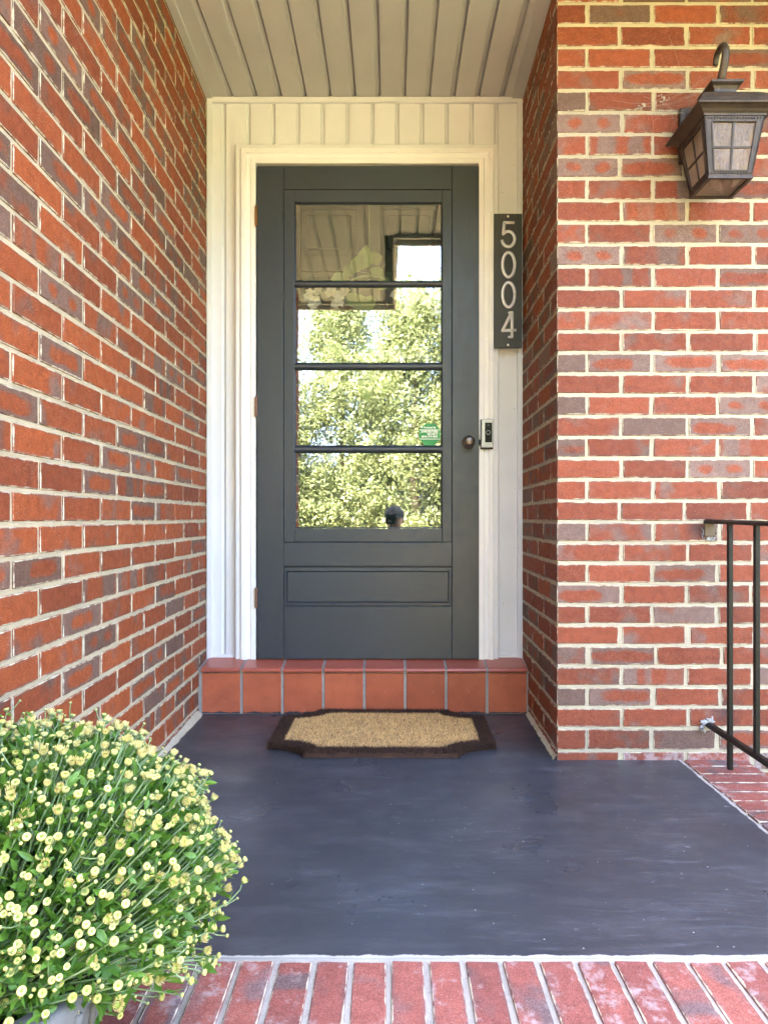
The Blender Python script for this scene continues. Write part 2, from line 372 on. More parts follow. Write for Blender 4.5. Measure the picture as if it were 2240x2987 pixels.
# ------------------------------------------------------------------ brick courses (bed-joint centres, read from the wall)
ys = [7, 70.5, 135.7, 199, 262, 326, 390.3, 454.6, 519, 583, 648, 711.6, 776, 840, 902, 966]
ys += [966 + (1522 - 966) * i / 9 for i in range(1, 9)]
ys += [1450 + .4294 * v for v in (168, 310, 448, 590, 732, 870, 1010, 1150, 1290, 1430, 1572, 1725)]
SC_F = 903.0; YF = F / SC_F
zj = [CZ + (HY - y) / SC_F for y in ys]                 # zj[k] top of row k
K0 = -2; zall = {k: z for k, z in enumerate(zj)}
zall[-1] = zj[0] + .0705; zall[-2] = zj[0] + .141; zall[-3] = zj[0] + .2115
n0 = len(zj)
zall[n0] = zj[-1] - .067
for k in range(n0 + 1, n0 + 7): zall[k] = zall[k-1] - .067
BED = .0108
NV = 9
PROTO = []
for i in range(NV):
    bm = bmesh.new(); bmesh.ops.create_cube(bm, size=1)
    for v in bm.verts:
        v.co.x *= .2; v.co.y *= .092; v.co.z *= .056
        v.co += Vector((random.uniform(-1, 1) * .0016, random.uniform(-1, 1) * .0004, random.uniform(-1, 1) * .0013))
    bmesh.ops.bevel(bm, geom=bm.edges[:], offset=.0019, segments=1, affect='EDGES')
    me = bpy.data.meshes.new('brick'); bm.to_mesh(me); bm.free(); me.materials.append(M_BRICK); PROTO.append(me)
def variants(m):
    r = []
    for me in PROTO:
        c = me.copy(); c.materials.clear(); c.materials.append(m); r.append(c)
    return r
PROTO_FACE = variants(M_FACE); PROTO_PAV = variants(M_PAVER); PROTO_PEEL = variants(M_PEEL)
def proj(p):
    if p[1] < .1: return None
    return (CX + F * p[0] / p[1], HY - F * (p[2] - CZ) / p[1])
def add_brick(parent, center, length, height, rz, protos=PROTO, rot=None, typ=None):
    o = bpy.data.objects.new('brick', random.choice(protos)); COL.objects.link(o); o.parent = parent
    o.location = center; o.rotation_euler = rot if rot else (random.uniform(-.003, .003), random.uniform(-.003, .003), rz + random.uniform(-.003, .003))
    o.scale = (length / .2 * random.choice((1, -1)) if False else length / .2, 1, height / .056)
    o.color = (random.random() if typ is None else typ, random.random(), random.random(), 1)
    return o

# ---- left brick wall of the porch recess
def XL(Y): return -.768 + .0177 * (2.833 - Y)
angL = math.atan2(2.833 - 1.0, XL(2.833) - XL(1.0))     # direction of recession
wall_l = thing('brick_wall', 'red brick side wall running back along the left of the porch', 'brick wall', (XL(1.2), 1.2, 0))
inv = wall_l.location
dl = Vector((-.0177, 1, 0)).normalized(); nl = Vector((1, .0177, 0)).normalized()
mb = MB(); Ya, Yb = .30, 3.05
a = Vector((XL(Ya), Ya, 0)) - nl * .0034; b = Vector((XL(Yb), Yb, 0)) - nl * .0034; c = b - nl * .25; d = a - nl * .25
mb.add([p - inv + Vector((0, 0, z)) for z in (-.36, 2.68) for p in (a, b, c, d)], [(0,3,2,1),(4,5,6,7),(0,1,5,4),(1,2,6,5),(2,3,7,6),(3,0,4,7)])
mb.build('mortar', M_MORTAR_L, wall_l)
cand = []; 
for k in range(-2, n0 + 5):
    zt, zb = zall[k-1] if k > -3 else 0, zall[k]
    zt, zb = zall[k], zall[k+1]
    off = 1.436 if k % 2 == 0 else 1.436 + .1063
    j = math.floor((.30 - off) / .2127) + 1
    Y = off + .2127 * j
    first = True
    while Y < 2.9:
        y0, y1 = Y, Y + .2127
        L = y1 - y0 - random.uniform(.009, .0125); cy = (y0 + y1) / 2
        cand.append((cy + random.uniform(-.001, .001), (zt + zb) / 2 + random.uniform(-.0006, .0006), L, (zt - zb) - BED + random.uniform(-.0008, .0008)))
        Y += .2127
    rest = off + .2127 * j - .30
    if rest > .04: cand.append((.30 + rest / 2 - .002, (zt + zb) / 2, rest - .010, (zt - zb) - BED))
def in_view(p, mx=60):
    q = proj(p); return q is not None and -mx < q[0] < 2240 + mx and -mx < q[1] < 2987 + mx
rest = MB()
vis = []
for (cy, cz, L, H) in cand:
    p = Vector((XL(cy), cy, cz))
    (vis if in_view(p) and 0 < cz < 2.54 else rest_l).append((cy, cz, L, H)) if False else None
    if in_view(p, 90) and -.02 < cz < 2.55: vis.append((F * F / (cy * cy), cy, cz, L, H))
    else: rest.box(-L/2, L/2, -.046, .046, -H/2, H/2, 0, Matrix.Translation(p - nl * (.046 + random.uniform(0, .0012)) - inv) @ Matrix.Rotation(angL, 4, 'Z'))
vis.sort(reverse=True)
for i, (_, cy, cz, L, H) in enumerate(vis):
    p = Vector((XL(cy), cy, cz)) - nl * (.046 + random.uniform(-.0005, .0008)) - inv
    if i < 298: add_brick(wall_l, p, L, H, angL)
    else: rest.box(-L/2, L/2, -.046, .046, -H/2, H/2, 0, Matrix.Translation(p) @ Matrix.Rotation(angL, 4, 'Z'))
tag(rest.build('brick_courses', M_BRICK_S, wall_l), kind='stuff')
print('left bricks', len(vis))

# ---- corner wall: reveal on the right of the door and the wall face carrying the lantern
XC = .537; XE = 3.4; YR = 2.95
def XR(Y): return XC + .0187 * (Y - YF)
wall_r = thing('brick_wall', 'brick wall to the right of the door with a sharp corner, lantern and handrail fixed to it', 'brick wall', (XC, YF, 0))
inv = wall_r.location
mb = MB()
g = .0032
pts = [(XC + g, YF + g), (XE, YF + g), (XE, YF + .5), (XR(YR + .1) + .45, YR + .1), (XR(YR + .1) + g, YR + .1)]
n = len(pts)
mb.add([Vector((x, y, z)) - inv for z in (-.36, 2.68) for x, y in pts], [tuple(range(n))[::-1], tuple(range(n, 2*n))] + [(i, (i+1) % n, n + (i+1) % n, n + i) for i in range(n)])
mb.build('mortar', M_MORTAR, wall_r)
rest = MB(); nb = 0
angR = math.atan2(1, .0187)
nr = Vector((-1, .0187, 0)).normalized()
for k in range(-2, n0 + 5):
    zt, zb = zall[k], zall[k+1]; cz = (zt + zb) / 2; H = (zt - zb) - BED
    header = (k % 2 == 0)
    # face bricks, running right from the corner
    x = XC; first = True
    while x < XE - .25:
        L = .0905 if (first and header) else .2 + random.uniform(-.004, .005)
        jt = random.uniform(.0095, .0135) if zt < .78 else random.uniform(.010, .0135)
        if zt < .5: jt += random.choice((0, 0, .004, .008)) * .9
        if first:
            x0 = x; x += L + jt; first = False; xs = x
            if header:      # stretcher of the reveal shows its end here
                cy = YF + .1; c3 = Vector((XR(cy) + .046, cy, cz)) - inv
                if cz > -.03 and cz < 2.55: add_brick(wall_r, c3 + Vector((random.uniform(-.0006, .0006), random.uniform(-.0006, .0006), 0)), .2, H, angR, PROTO_FACE); nb += 1
                else: rest.box(-.1, .1, -.046, .046, -H/2, H/2, 0, Matrix.Translation(c3) @ Matrix.Rotation(angR, 4, 'Z'))
            else:
                c3 = Vector((x0 + L/2, YF + .046, cz)) - inv
                if cz > -.03 and cz < 2.55: add_brick(wall_r, c3, L, H, 0, PROTO_PEEL if 0 < cz < .02 else PROTO_FACE); nb += 1
                else: rest.box(-L/2, L/2, -.046, .046, -H/2, H/2, 0, Matrix.Translation(c3))
            continue
        p = Vector((x + L/2, YF + .046 + random.uniform(-.0006, .0007), cz + random.uniform(-.0006, .0006)))
        if in_view(Vector((x, YF, cz)), 20) and cz > -.22:
            add_brick(wall_r, p - inv, L, H, 0, PROTO_PEEL if -.03 < cz < .035 else PROTO_FACE); nb += 1
        else: rest.box(-L/2, L/2, -.046, .046, -H/2, H/2, 0, Matrix.Translation(p - inv))
        x += L + jt
    # reveal bricks
    y = YF + (.2127 if header else .0905 + .011)
    while y < 2.84:
        L = .2017; cy = y + L / 2
        p = Vector((XR(cy), cy, cz)) - nr * (.046 + random.uniform(-.0006, .0007)) - inv
        if -.03 < cz < 2.55: add_brick(wall_r, p, L, H, angR); nb += 1
        else: rest.box(-L/2, L/2, -.046, .046, -H/2, H/2, 0, Matrix.Translation(p) @ Matrix.Rotation(angR, 4, 'Z'))
        y += .2127
tag(rest.build('brick_courses', M_BRICK_S, wall_r), kind='stuff')
print('right bricks', nb)

# ------------------------------------------------------------------ ground, floor, brick border
tag(MB().box(-60, 60, -90, 60, -.5, -.366).build('ground', M_LAWN), kind='structure')
tag(MB().box(-1.1, 1.6, -9, .46, -.5, -.36).build('path', M_WALK), kind='structure')
FX0, FX1, FY0 = -.80, .936, 1.208
tag(boxo('porch_floor', FX0, FX1, FY0, 2.86, -.36, 0, M_FLOOR), kind='structure')
border = tag(MB().box(-.80, 1.145, .992, FY0, -.36, -.0035).box(FX1, 1.145, FY0, YF + .01, -.36, -.0035).build('brick_border', M_MORTAR_W), kind='structure')
x = -.77
PITCH = .0655
def paver(cx, cy, L, rz):
    o = add_brick(border, (cx, cy, -.0475 + random.uniform(0, .0025)), L, .0555, rz, PROTO_PAV)
    o.rotation_euler = (R(90) + random.uniform(-.006, .006), random.uniform(-.004, .004), rz + random.uniform(-.008, .008))
    return o
# a brick on edge: its narrow long side up
def paver_obj(cx, cy, along_y):
    o = bpy.data.objects.new('brick', random.choice(PROTO_PAV)); COL.objects.link(o); o.parent = border
    rz = R(90) if along_y else 0
    o.rotation_mode = 'XYZ'
    # local z (56 mm) becomes horizontal, local y (92 mm) becomes vertical
    o.rotation_euler = Euler((R(-90) + random.uniform(-.008, .008), random.uniform(-.006, .006), rz + random.uniform(-.01, .01)))
    o.location = (cx, cy, -.0445 + random.uniform(-.0008, .0022))
    o.scale = (random.uniform(.985, 1.0) * (1.0), 1, random.uniform(.96, 1.02))
    o.color = (random.random() * (.9), random.random(), random.random(), 1); return o
off0 = ((700 + 27.5 * .928) - CX) / (F / 1.195) % PITCH
x = -.79 + PITCH / 2
while x < 1.13:
    paver_obj(x, 1.0945, True); x += PITCH
y = FY0 + PITCH / 2 + .004
while y < YF - .02:
    paver_obj(1.044, y, False); y += PITCH
step = thing('entry_step', 'grey concrete step below the brick edge of the porch, under the flower pot', 'step', (0, .7, -.36))
boxo('tread', -1.0, 1.3, .46 - .7, .992 - .7, 0, .18, M_CONC, step, .01)
# mortar fillet along the foot of the left wall
mb = MB()
pr = []
N = 40
for i in range(N + 1):
    Y = 1.212 + (2.70 - 1.212) * i / N; wob = random.uniform(-.004, .004)
    x0 = XL(Y)
    for dx, z in ((-.004, .020 + wob), (.003, .015 + wob), (.011 + wob, .005), (.018 + wob, .0012)): pr.append((x0 + dx, Y, z))
mb.add(pr, [(i*4+k, i*4+k+1, (i+1)*4+k+1, (i+1)*4+k) for i in range(N) for k in range(3)])
pr = []
for i in range(N + 1):
    Y = YF - .004 + (2.70 - YF) * i / N; wob = random.uniform(-.003, .003)
    x0 = XR(Y)
    for dx, z in ((.004, .018 + wob), (-.003, .013 + wob), (-.008 - wob, .005), (-.012 - wob, .0012)): pr.append((x0 + dx, Y, z))
mb.add(pr, [(i*4+k, (i+1)*4+k, (i+1)*4+k+1, i*4+k+1) for i in range(N) for k in range(3)])
tag(mb.build('mortar_fillet', M_MORTAR), kind='structure')

# ------------------------------------------------------------------ tiled step
YS = 2.709
ts = thing('tiled_step', 'terracotta quarry tile step with grey joints below the door', 'step', (-.1, YS, 0))
inv = ts.location
x0, x1 = (585 - CX) * YS / F, (1540 - CX) * YS / F
tw = (x1 - x0) / 8
mb = MB()
def tz(Y): return .1835 + (Y - 2.69) * .14          # tread falls slightly forwards
mb.add([Vector(p) - inv for p in ((XL(2.7) - .01, YS + .003, 0), (x1 + .012, YS + .003, 0), (x1 + .012, 2.86, 0), (XL(2.7) - .01, 2.86, 0),
        (XL(2.7) - .01, YS + .003, tz(YS) - .003), (x1 + .012, YS + .003, tz(YS) - .003), (x1 + .012, 2.86, tz(2.86) - .003), (XL(2.7) - .01, 2.86, tz(2.86) - .003))],
       [(0,3,2,1),(4,5,6,7),(0,1,5,4),(1,2,6,5),(2,3,7,6),(3,0,4,7)])
mb.build('grout', M_GROUT, ts)
for i in range(8):
    a = x0 + tw * i + .0055; b = x0 + tw * (i + 1) - .0055; j = random.uniform(-.001, .001)
    o = boxo('riser_tile', a - inv.x, b - inv.x, 0 + j, .012 + j, .002, .164, M_TILE, ts, .0015)
    # bullnose tread tile
    prof = [(2.85, tz(2.85)), (2.72, tz(2.72)), (2.706, tz(2.706) - .0005), (2.699, tz(2.70) - .003), (2.695, tz(2.70) - .009), (2.6965, tz(2.7) - .0145), (2.702, .1685), (2.85, .1685)]
    m2 = MB(); n = len(prof)
    m2.add([Vector((xx, yy, zz)) - inv + Vector((0, j, j)) for xx in (a, b) for yy, zz in prof], [tuple(range(n)), tuple(range(n, 2*n))[::-1]] + [(k, n + k, n + (k+1) % n, (k+1) % n) for k in range(n)])
    m2.build('tread_tile', M_TILE_T, ts)

# ------------------------------------------------------------------ siding wall round the door
YW = 2.833; YD = 2.795
GR_D = .02
ew = thing('entry_wall', 'cream vinyl siding wall with vertical grooves framing the dark door', 'wall', (0, YW, 0))
def pw(x, y): q = P(x, y, YW); return q.x, q.z
X0 = pw(603, 0)[0]; X1 = pw(1524, 0)[0]; ZT = pw(0, 285)[1]; ZB = .197
dxl, dxr = P(700, 0, YW).x, P(1440, 0, YW).x; dzt = P(0, 440, YW).z
o = MB().box(X0 - .1, dxl, .019, .2, 0, 2.68).box(dxr, X1 + .06, .019, .2, 0, 2.68).box(dxl, dxr, .019, .2, dzt, 2.68).build('sheathing', M_VINYL, ew)
# vertical strips with a stepped groove at the right edge of each
ge = [659 + 72.2 * k for k in range(12)]
edges = [603] + ge + [1530]
for i in range(len(edges) - 1):
    a = pw(edges[i], 0)[0]; b = pw(edges[i+1], 0)[0]; gw = .0155
    xa = a; xb = min(b, X1 + .005)
    left_open = edges[i+1] <= 662 + 0; full = edges[i] < 690 - 1 or edges[i] > 1450
    zb = ZB if (edges[i] < 650 or edges[i] > 1440) else P(0, 428, YW).z
    xs = [(xa, 0), (xb - gw - .002, 0), (xb - gw, .005), (xb - gw * .55, .011), (xb - .0065, .0120), (xb - .006, .0185), (xb - .0008, .0185), (xb, 0)] if i < len(edges) - 2 else [(xa, 0), (xb, 0)]
    def strip(xs, z0, z1):
        m = MB(); n = len(xs)
        m.add([(x_, y_, z_) for z_ in (z0, z1) for x_, y_ in xs], [(k, k+1, n+k+1, n+k) for k in range(n-1)])
        return m.build('siding_strip', M_VINYL, ew)
    if 655 < edges[i] < 662:      # this one carries on beside the casing: full height left of the casing
        xc = pw(692, 0)[0]
        strip([(xa, 0), (xc, 0)], ZB, P(0, 428, YW).z)
        strip(xs, P(0, 428, YW).z, ZT)
    else: strip(xs, zb, ZT)
def bar(name, o0, o1, i1, i0, prof, mat, parent, yref):
    """mitred moulding between outer edge o0-o1 and inner edge i0-i1 (x,z pairs); prof = [(t, depth towards viewer)]"""
    vs = []
    for (O, I) in ((o0, i0), (o1, i1)):
        for t_, d_ in prof: vs.append((O[0] + (I[0] - O[0]) * t_, yref - d_, O[1] + (I[1] - O[1]) * t_))
    n = len(prof); m = MB()
    m.add(vs, [(k, k+1, n+k+1, n+k) for k in range(n-1)] + [tuple(range(n)), tuple(range(n, 2*n))[::-1]])
    o = m.build(name, mat, parent)
    bm = bmesh.new(); bm.from_mesh(o.data); bmesh.ops.recalc_face_normals(bm, faces=bm.faces); bm.to_mesh(o.data); bm.free()
    return o
# outer J-channel trim along walls and ceiling
def J(name, x0p, x1p, y0p, y1p, wpx, prof, mat, parent, Y, yref, bottom=True, zb=None):
    a = P(x0p, y0p, Y); b = P(x1p, y1p, Y); w_ = wpx * Y / F; zbot = ZB + .001 if zb is None else zb
    TL, TR = (a.x, a.z), (b.x, a.z); iTL, iTR = (a.x + w_, a.z - w_), (b.x - w_, a.z - w_)
    BL, BR = (a.x, zbot), (b.x, zbot); iBL, iBR = (a.x + w_, zbot), (b.x - w_, zbot)
    bar(name, TL, BL, iBL, iTL, prof, mat, parent, yref)
    bar(name, TL, TR, iTR, iTL, prof, mat, parent, yref)
    bar(name, TR, BR, iBR, iTR, prof, mat, parent, yref)
pJ = [(0, 0), (0, .012), (.06, .014), (.94, .014), (1, .012), (1, .0)]
J('corner_trim', 605, 1523, 286, 0, 15.5, pJ, M_VINYL, ew, YW, 0)
boxo('base_trim', pw(619.8, 0)[0], pw(687, 0)[0], -.010, .004, ZB + .0005, ZB + .016, M_VINYL, ew, .001)
boxo('base_trim', pw(1453.2, 0)[0], pw(1507.6, 0)[0], -.010, .004, ZB + .0005, ZB + .014, M_VINYL, ew, .001)
# casing: outer J then brickmould
pB = [(0, -.02), (0, .020), (.04, .022), (.30, .022), (.36, .017), (.62, .015), (.68, .019), (.97, .019), (1, .017), (1, -.05)]
YC = 2.815
J('casing_channel', 688.5, 1453, 423.5, 0, 15.0, [(0, -.02), (0, .008), (.1, .010), (.9, .010), (1, .008), (1, -.02)], M_VINYL, ew, YC, YC - YW)
J('door_casing', 704.5, 1438.5, 436.5, 0, 43.5, pB, M_CASING, ew, YC, YC - YW + .004)
for (x_, y_) in ((1420, 1150), (1500, 1192), (1502, 1424), (1500, 1600), (1470, 1040), (1466, 560), (1500, 480), (1468, 1760)):
    q = P(x_, y_, YW - .001); MB().lathe([(.0002, -.0004), (.0018, -.0002), (.0014, .0008), (.0002, .0011)], 8, 0, Matrix.Translation((q.x, -.0004 if 1452 < x_ < 1508 else -.0185, q.z)) @ Matrix.Rotation(R(90), 4, 'X')).build('nail', M_HINGE_P, ew)

# ------------------------------------------------------------------ storm door
sdoor = thing('storm_door', 'charcoal painted wooden storm door with four stacked glass panes and bottom panel', 'door', (0, YD, 0))
def dbox(name, xa, xb, ya, yb, mat, d0=0.0, d1=.034, bev=.0016, parent=None, gap=.0006):
    a = P(xa, ya, YD); b = P(xb, yb, YD)
    return boxo(name, a.x + gap, b.x - gap, d0, d1, b.z + gap, a.z - gap, mat, parent or sdoor, bev, 2)
DL, DR, DT, DB = 750, 1397.5, 482.5, 1923
SL, SR = 826.5, 1318.5
dbox('stile', DL, SL, DT, DB, M_DOORV); dbox('stile', SR, DR, DT, DB, M_DOORV)
dbox('top_rail', SL, SR, DT, 550.5, M_DOORH)
dbox('lock_rail', SL, SR, 1582, 1652, M_DOORH)
dbox('bottom_rail', SL, SR, 1771, DB, M_DOORH)
# sunk panel with raised field
dbox('panel', SL - 4, SR + 4, 1648, 1775, M_DOORH, .011, .030, 0)
a = P(SL, 1653, YD); b = P(SR, 1770, YD); ia = P(837, 1668, YD); ib = P(1308, 1757, YD)
m = MB()
def ring(m, x0, x1, z0, z1, X0_, X1_, Z0_, Z1_, ya, yb):
    vs = [(x0, ya, z0), (x1, ya, z0), (x1, ya, z1), (x0, ya, z1), (X0_, yb, Z0_), (X1_, yb, Z0_), (X1_, yb, Z1_), (X0_, yb, Z1_)]
    m.add(vs, [(0,1,5,4),(1,2,6,5),(2,3,7,6),(3,0,4,7)])
ring(m, a.x, b.x, b.z, a.z, a.x + .003, b.x - .003, b.z + .004, a.z - .004, .0125, .005)
ring(m, a.x + .003, b.x - .003, b.z + .004, a.z - .004, ia.x - .003, ib.x + .003, ib.z - .003, ia.z + .003, .005, .0045)
ring(m, ia.x - .003, ib.x + .003, ib.z - .003, ia.z + .003, ia.x, ib.x, ib.z, ia.z, .0045, .009)
m.build('panel_moulding', M_DOORH, sdoor)
boxo('raised_field', ia.x + .001, ib.x - .001, .0055, .0125, ib.z + .001, ia.z - .001, M_DOORH, sdoor, .0015)
# glazed sash
sash = link('sash', None, sdoor); sash.empty_display_size = .05
GL, GR = 858.5, 1290
def sbox(*a, **k): return dbox(*a, parent=sash, **k)
sbox('sash_stile', SL + .6, GL, 551.5, 1581, M_DOORV, d0=.002, d1=.030)
sbox('sash_stile', GR, SR - .6, 551.5, 1581, M_DOORV, d0=.002, d1=.030)
sbox('sash_rail', GL, GR, 551.5, 587.5, M_DOORH, d0=.0022, d1=.030)
sbox('sash_rail', GL, GR, 1542, 1581, M_DOORH, d0=.0022, d1=.030)
panes = [(588.5, 817), (831.5, 1058), (1074.5, 1301), (1317.5, 1541)]
for (t0, t1) in ((817, 831.5), (1058, 1074.5), (1301, 1317.5)):
    za = P(0, t0, YD).z; zb = P(0, t1, YD).z; xa = P(GL, 0, YD).x; xb = P(GR, 0, YD).x
    pr = [(.016, zb), (.007, zb + .002), (.004, zb + .007), (.0035, (za + zb) / 2), (.004, za - .007), (.007, za - .002), (.016, za), (.024, za), (.024, zb)]
    m = MB(); n = len(pr)
    m.add([(x_, y_, z_) for x_ in (xa - .002, xb + .002) for y_, z_ in pr], [tuple(range(n))[::-1], tuple(range(n, 2*n))] + [(k, (k+1) % n, n + (k+1) % n, n + k) for k in range(n)])
    m.build('muntin', M_DOORH, sash)
for t0, t1 in panes:
    a = P(GL - 3, t0 - 3, YD); b = P(GR + 3, t1 + 3, YD)
    m = MB().add([(a.x, .0165, b.z), (b.x, .0165, b.z), (b.x, .0165, a.z), (a.x, .0165, a.z)], [(0, 1, 2, 3)])
    m.build('pane', M_GLASS, sash)
    # glazing putty bead round the pane
    a = P(GL, t0, YD); b = P(GR, t1, YD); m = MB()
    ring(m, a.x, b.x, b.z, a.z, a.x + .0045, b.x - .0045, b.z + .0045, a.z - .0045, .0045, .0155)
    m.build('glazing_bead', M_DOORV, sash)
# knob
kc = P(1366, 1290, YD)
def ymat(c): return Matrix.Translation(c) @ Matrix.Rotation(R(90), 4, 'X')     # lathe axis +z -> -y
kn = MB().lathe([(.0005, -.001), (.026, -.001), (.0268, .002), (.024, .0055), (.016, .0065), (.0095, .009), (.0085, .020), (.012, .026), (.019, .030), (.0225, .036), (.0230, .042), (.020, .0485), (.012, .0525), (.0005, .0535)], 28, 0, ymat((kc.x, 0, kc.z))).build('knob', M_BRONZE, sdoor, True)
lc = P(1399.5, 1290, YD)
boxo('strike', lc.x - .003, lc.x + .003, -.006, .006, lc.z - .012, lc.z + .010, M_IRON, sdoor, .001)
for i, yy in enumerate((631, 1187, 1745)):
    hc = P(749, yy, YD); mt = M_BRASS if i == 0 else M_HINGE_P
    hg = MB()
    for s_ in range(5):
        z0 = hc.z - .040 + s_ * .0162
        hg.lathe([(.0005, 0), (.0052, 0), (.0052, .0155), (.0005, .0155)], 10, 0, Matrix.Translation((hc.x - .002, -.004, z0)))
    hg.lathe([(.0005, 0), (.0040, .001), (.0030, .004), (.0005, .005)], 10, 0, Matrix.Translation((hc.x - .002, -.004, hc.z + .0405)))
    tag(hg.build('hinge', mt, sdoor), label=('bright copper hinge knuckle' if i == 0 else None))
# security sticker
def text_mesh(s, size, ext=.0002, bold=0.0, spacing=1.0):
    c = bpy.data.curves.new('lettering', 'FONT'); c.body = s; c.size = size; c.extrude = ext; c.offset = bold; c.align_x = 'CENTER'; c.align_y = 'CENTER'; c.resolution_u = 2; c.space_character = spacing
    o = bpy.data.objects.new('tmp', c); COL.objects.link(o)
    dg = bpy.context.evaluated_depsgraph_get(); me = bpy.data.meshes.new_from_object(o.evaluated_get(dg)); bpy.data.objects.remove(o); me.name = 'lettering'
    return me
def text_obj(s, size, loc, mat, parent, name='lettering', w_fit=None, bold=0.0):
    me = text_mesh(s, size, bold=bold); me.materials.clear(); me.materials.append(mat)
    o = link(name, me, parent); o.location = loc; o.rotation_euler = (R(90), 0, 0)
    if w_fit:
        xs_ = [v.co.x for v in me.vertices]; wd = max(xs_) - min(xs_); o.scale = (w_fit / wd, 1, 1)
    return o
s_c = P(1253.5, 1267, YD + .015); sr = .0435
def s2(x, y): return ((x / 13.825 + 1200), (y / 13.825 + 1200))
oct_px = [(585, 480), (925, 480), (1165, 720), (1165, 1120), (900, 1370), (560, 1370), (320, 1120), (310, 730)]
op = [P(*s2(*q), YD + .0155) for q in oct_px]
cen = sum(op, Vector()) / 8
m = MB(); m.add([(p.x, .0150, p.z) for p in op] + [(p.x, .0156, p.z) for p in op], [tuple(range(8)), tuple(range(8, 16))[::-1]] + [(k, 8 + k, 8 + (k+1) % 8, (k+1) % 8) for k in range(8)])
stk = tag(m.build('sticker', M_STICK, sdoor), label='green octagonal security sticker with white lettering')
def stx(s, x, y, wpx, hpx, bold=.0003):
    q = P(*s2(x, y), YD + .0147); k = 1 / 13.825 * YD / F
    text_obj(s, hpx * k * 1.30, (q.x, .0147, q.z), M_WHITE, stk, w_fit=wpx * k, bold=bold)
stx('Protected By', 735, 648, 500, 80); stx('JOHNS BROTHERS', 735, 810, 690, 95, .0004); stx('SECURITY', 850, 915, 430, 95, .0004)
stx('(804) 674-4800', 730, 1015, 660, 85)
m = MB(); k = 1 / 13.825 * YD / F
for yy in (742, 1112):
    q0 = P(*s2(318, yy), YD + .0147); q1 = P(*s2(1168, yy), YD + .0147); m.box(q0.x, q1.x, .0145, .01495, q0.z - .0012, q0.z + .0012)
m.build('printed_line', M_WHITE, stk)

# ------------------------------------------------------------------ inner door and wreath seen through the glass
YI = 2.925
idoor = thing('inner_door', 'dark green panelled house door behind the storm door glass', 'door', (0, YI, 0))
def ib_(name, xa, xb, ya, yb, d0, d1, mat=M_INNER, bev=.002):
    a = P(xa, ya, YI); b = P(xb, yb, YI); return boxo(name, a.x, b.x, d0, d1, b.z, a.z, mat, idoor, bev)
ib_('slab', 765, 1390, 470, 1875, .012, .045, bev=0)
ib_('stile', 765, 878, 470, 1875, 0, .012); ib_('stile', 1272, 1390, 470, 1875, 0, .012); ib_('stile', 1042, 1112, 471, 1874, 0.0005, .012)
for a_, b_ in ((470, 608), (742, 790), (1275, 1428), (1800, 1875)):
    ib_('rail', 878, 1042, a_, b_, .0003, .012); ib_('rail', 1112, 1272, a_, b_, .0003, .012)
for xa, xb in ((878, 1042), (1112, 1272)):
    for ya, yb in ((608, 742), (790, 1275), (1428, 1800)): ib_('raised_panel', xa + 16, xb - 16, ya + 16, yb - 16, .002, .013, bev=.006)
ib_('mail_slot', 975, 1185, 1326, 1372, -.006, .0, M_IRON, .002)
wr = thing('wreath', 'wreath of white silk flowers and broad green leaves hung on the inner door', 'wreath', P(1077, 925, YI - .03))
wc = wr.location
def leaf_geo(L, W, seg=5, cup=.15, curl=.15):
    m = MB(); vs = []
    for i in range(seg + 1):
        t_ = i / seg; wd = W * .5 * math.sin(math.pi * min(1, t_ ** .75)) ** .9 if 0 < t_ < 1 else 0
        y_ = L * t_; z_ = -curl * L * t_ * t_
        vs += [(-wd, y_, z_ + cup * wd), (0, y_, z_), (wd, y_, z_ + cup * wd)]
    m.add(vs, [(i*3+k, i*3+k+1, i*3+k+4, i*3+k+3) for i in range(seg) for k in (0, 1)]); return m
wleaf = leaf_geo(.095, .062).mesh('leaf', M_WLEAF, True)
for (px_, py_, ang, sc) in [(1058,790,10,1.1),(1100,778,-15,1.0),(1000,800,60,.85),(965,815,80,.9),(1030,800,30,.95),(1120,805,-60,.8),(1010,860,130,1.0),(1050,855,170,1.1),(1085,860,200,.9),(1140,830,-90,.8),(1050,1000,150,.9),(1090,1010,190,1.1),(1150,1080,220,.9),(1020,1060,160,.9),(1190,1000,250,1.0),(950,1010,110,.9),(930,930,85,.9),(1235,930,-90,.9),(1215,860,-60,.8),(1120,1100,185,.9),(1060,1110,170,1.0),(970,1060,130,.8)]:
    q = P(px_, py_, YI - .03); o = link('leaf', wleaf, wr)
    o.location = (q.x - wc.x, random.uniform(-.02, .008), q.z - wc.z); o.rotation_euler = Euler((R(90), R(ang) , R(random.uniform(-25, 25)))); 
    o.rotation_euler = (Matrix.Rotation(R(-ang) * -1, 3, 'Y') @ Matrix.Rotation(R(90 + random.uniform(-25, 25)), 3, 'X')).to_euler(); o.scale = (sc,) * 3
fl = MB()
for k in range(5):
    a_ = 2 * math.pi * k / 5; pm = leaf_geo(.026, .026, 4, .2, .25)
    Mx = Matrix.Rotation(a_, 4, 'Z') @ Matrix.Rotation(R(18), 4, 'X')
    fl.add([Mx @ Vector(v) for v in pm.v], pm.f)
flm = fl.mesh('flower', M_WPET, True)
clus = [(900,860),(930,845),(915,880),(965,850),(1000,870),(985,895),(1000,850),(1150,860),(1185,835),(1215,800),(1250,810),(1200,880),(1240,880),(1275,860),(1270,820),(1165,820),(1225,845),(1120,1040),(1150,1048),(1165,1035),(1230,1045),(970,1095),(945,1110),(965,1115),(1160,1088),(1190,900),(1260,905)]
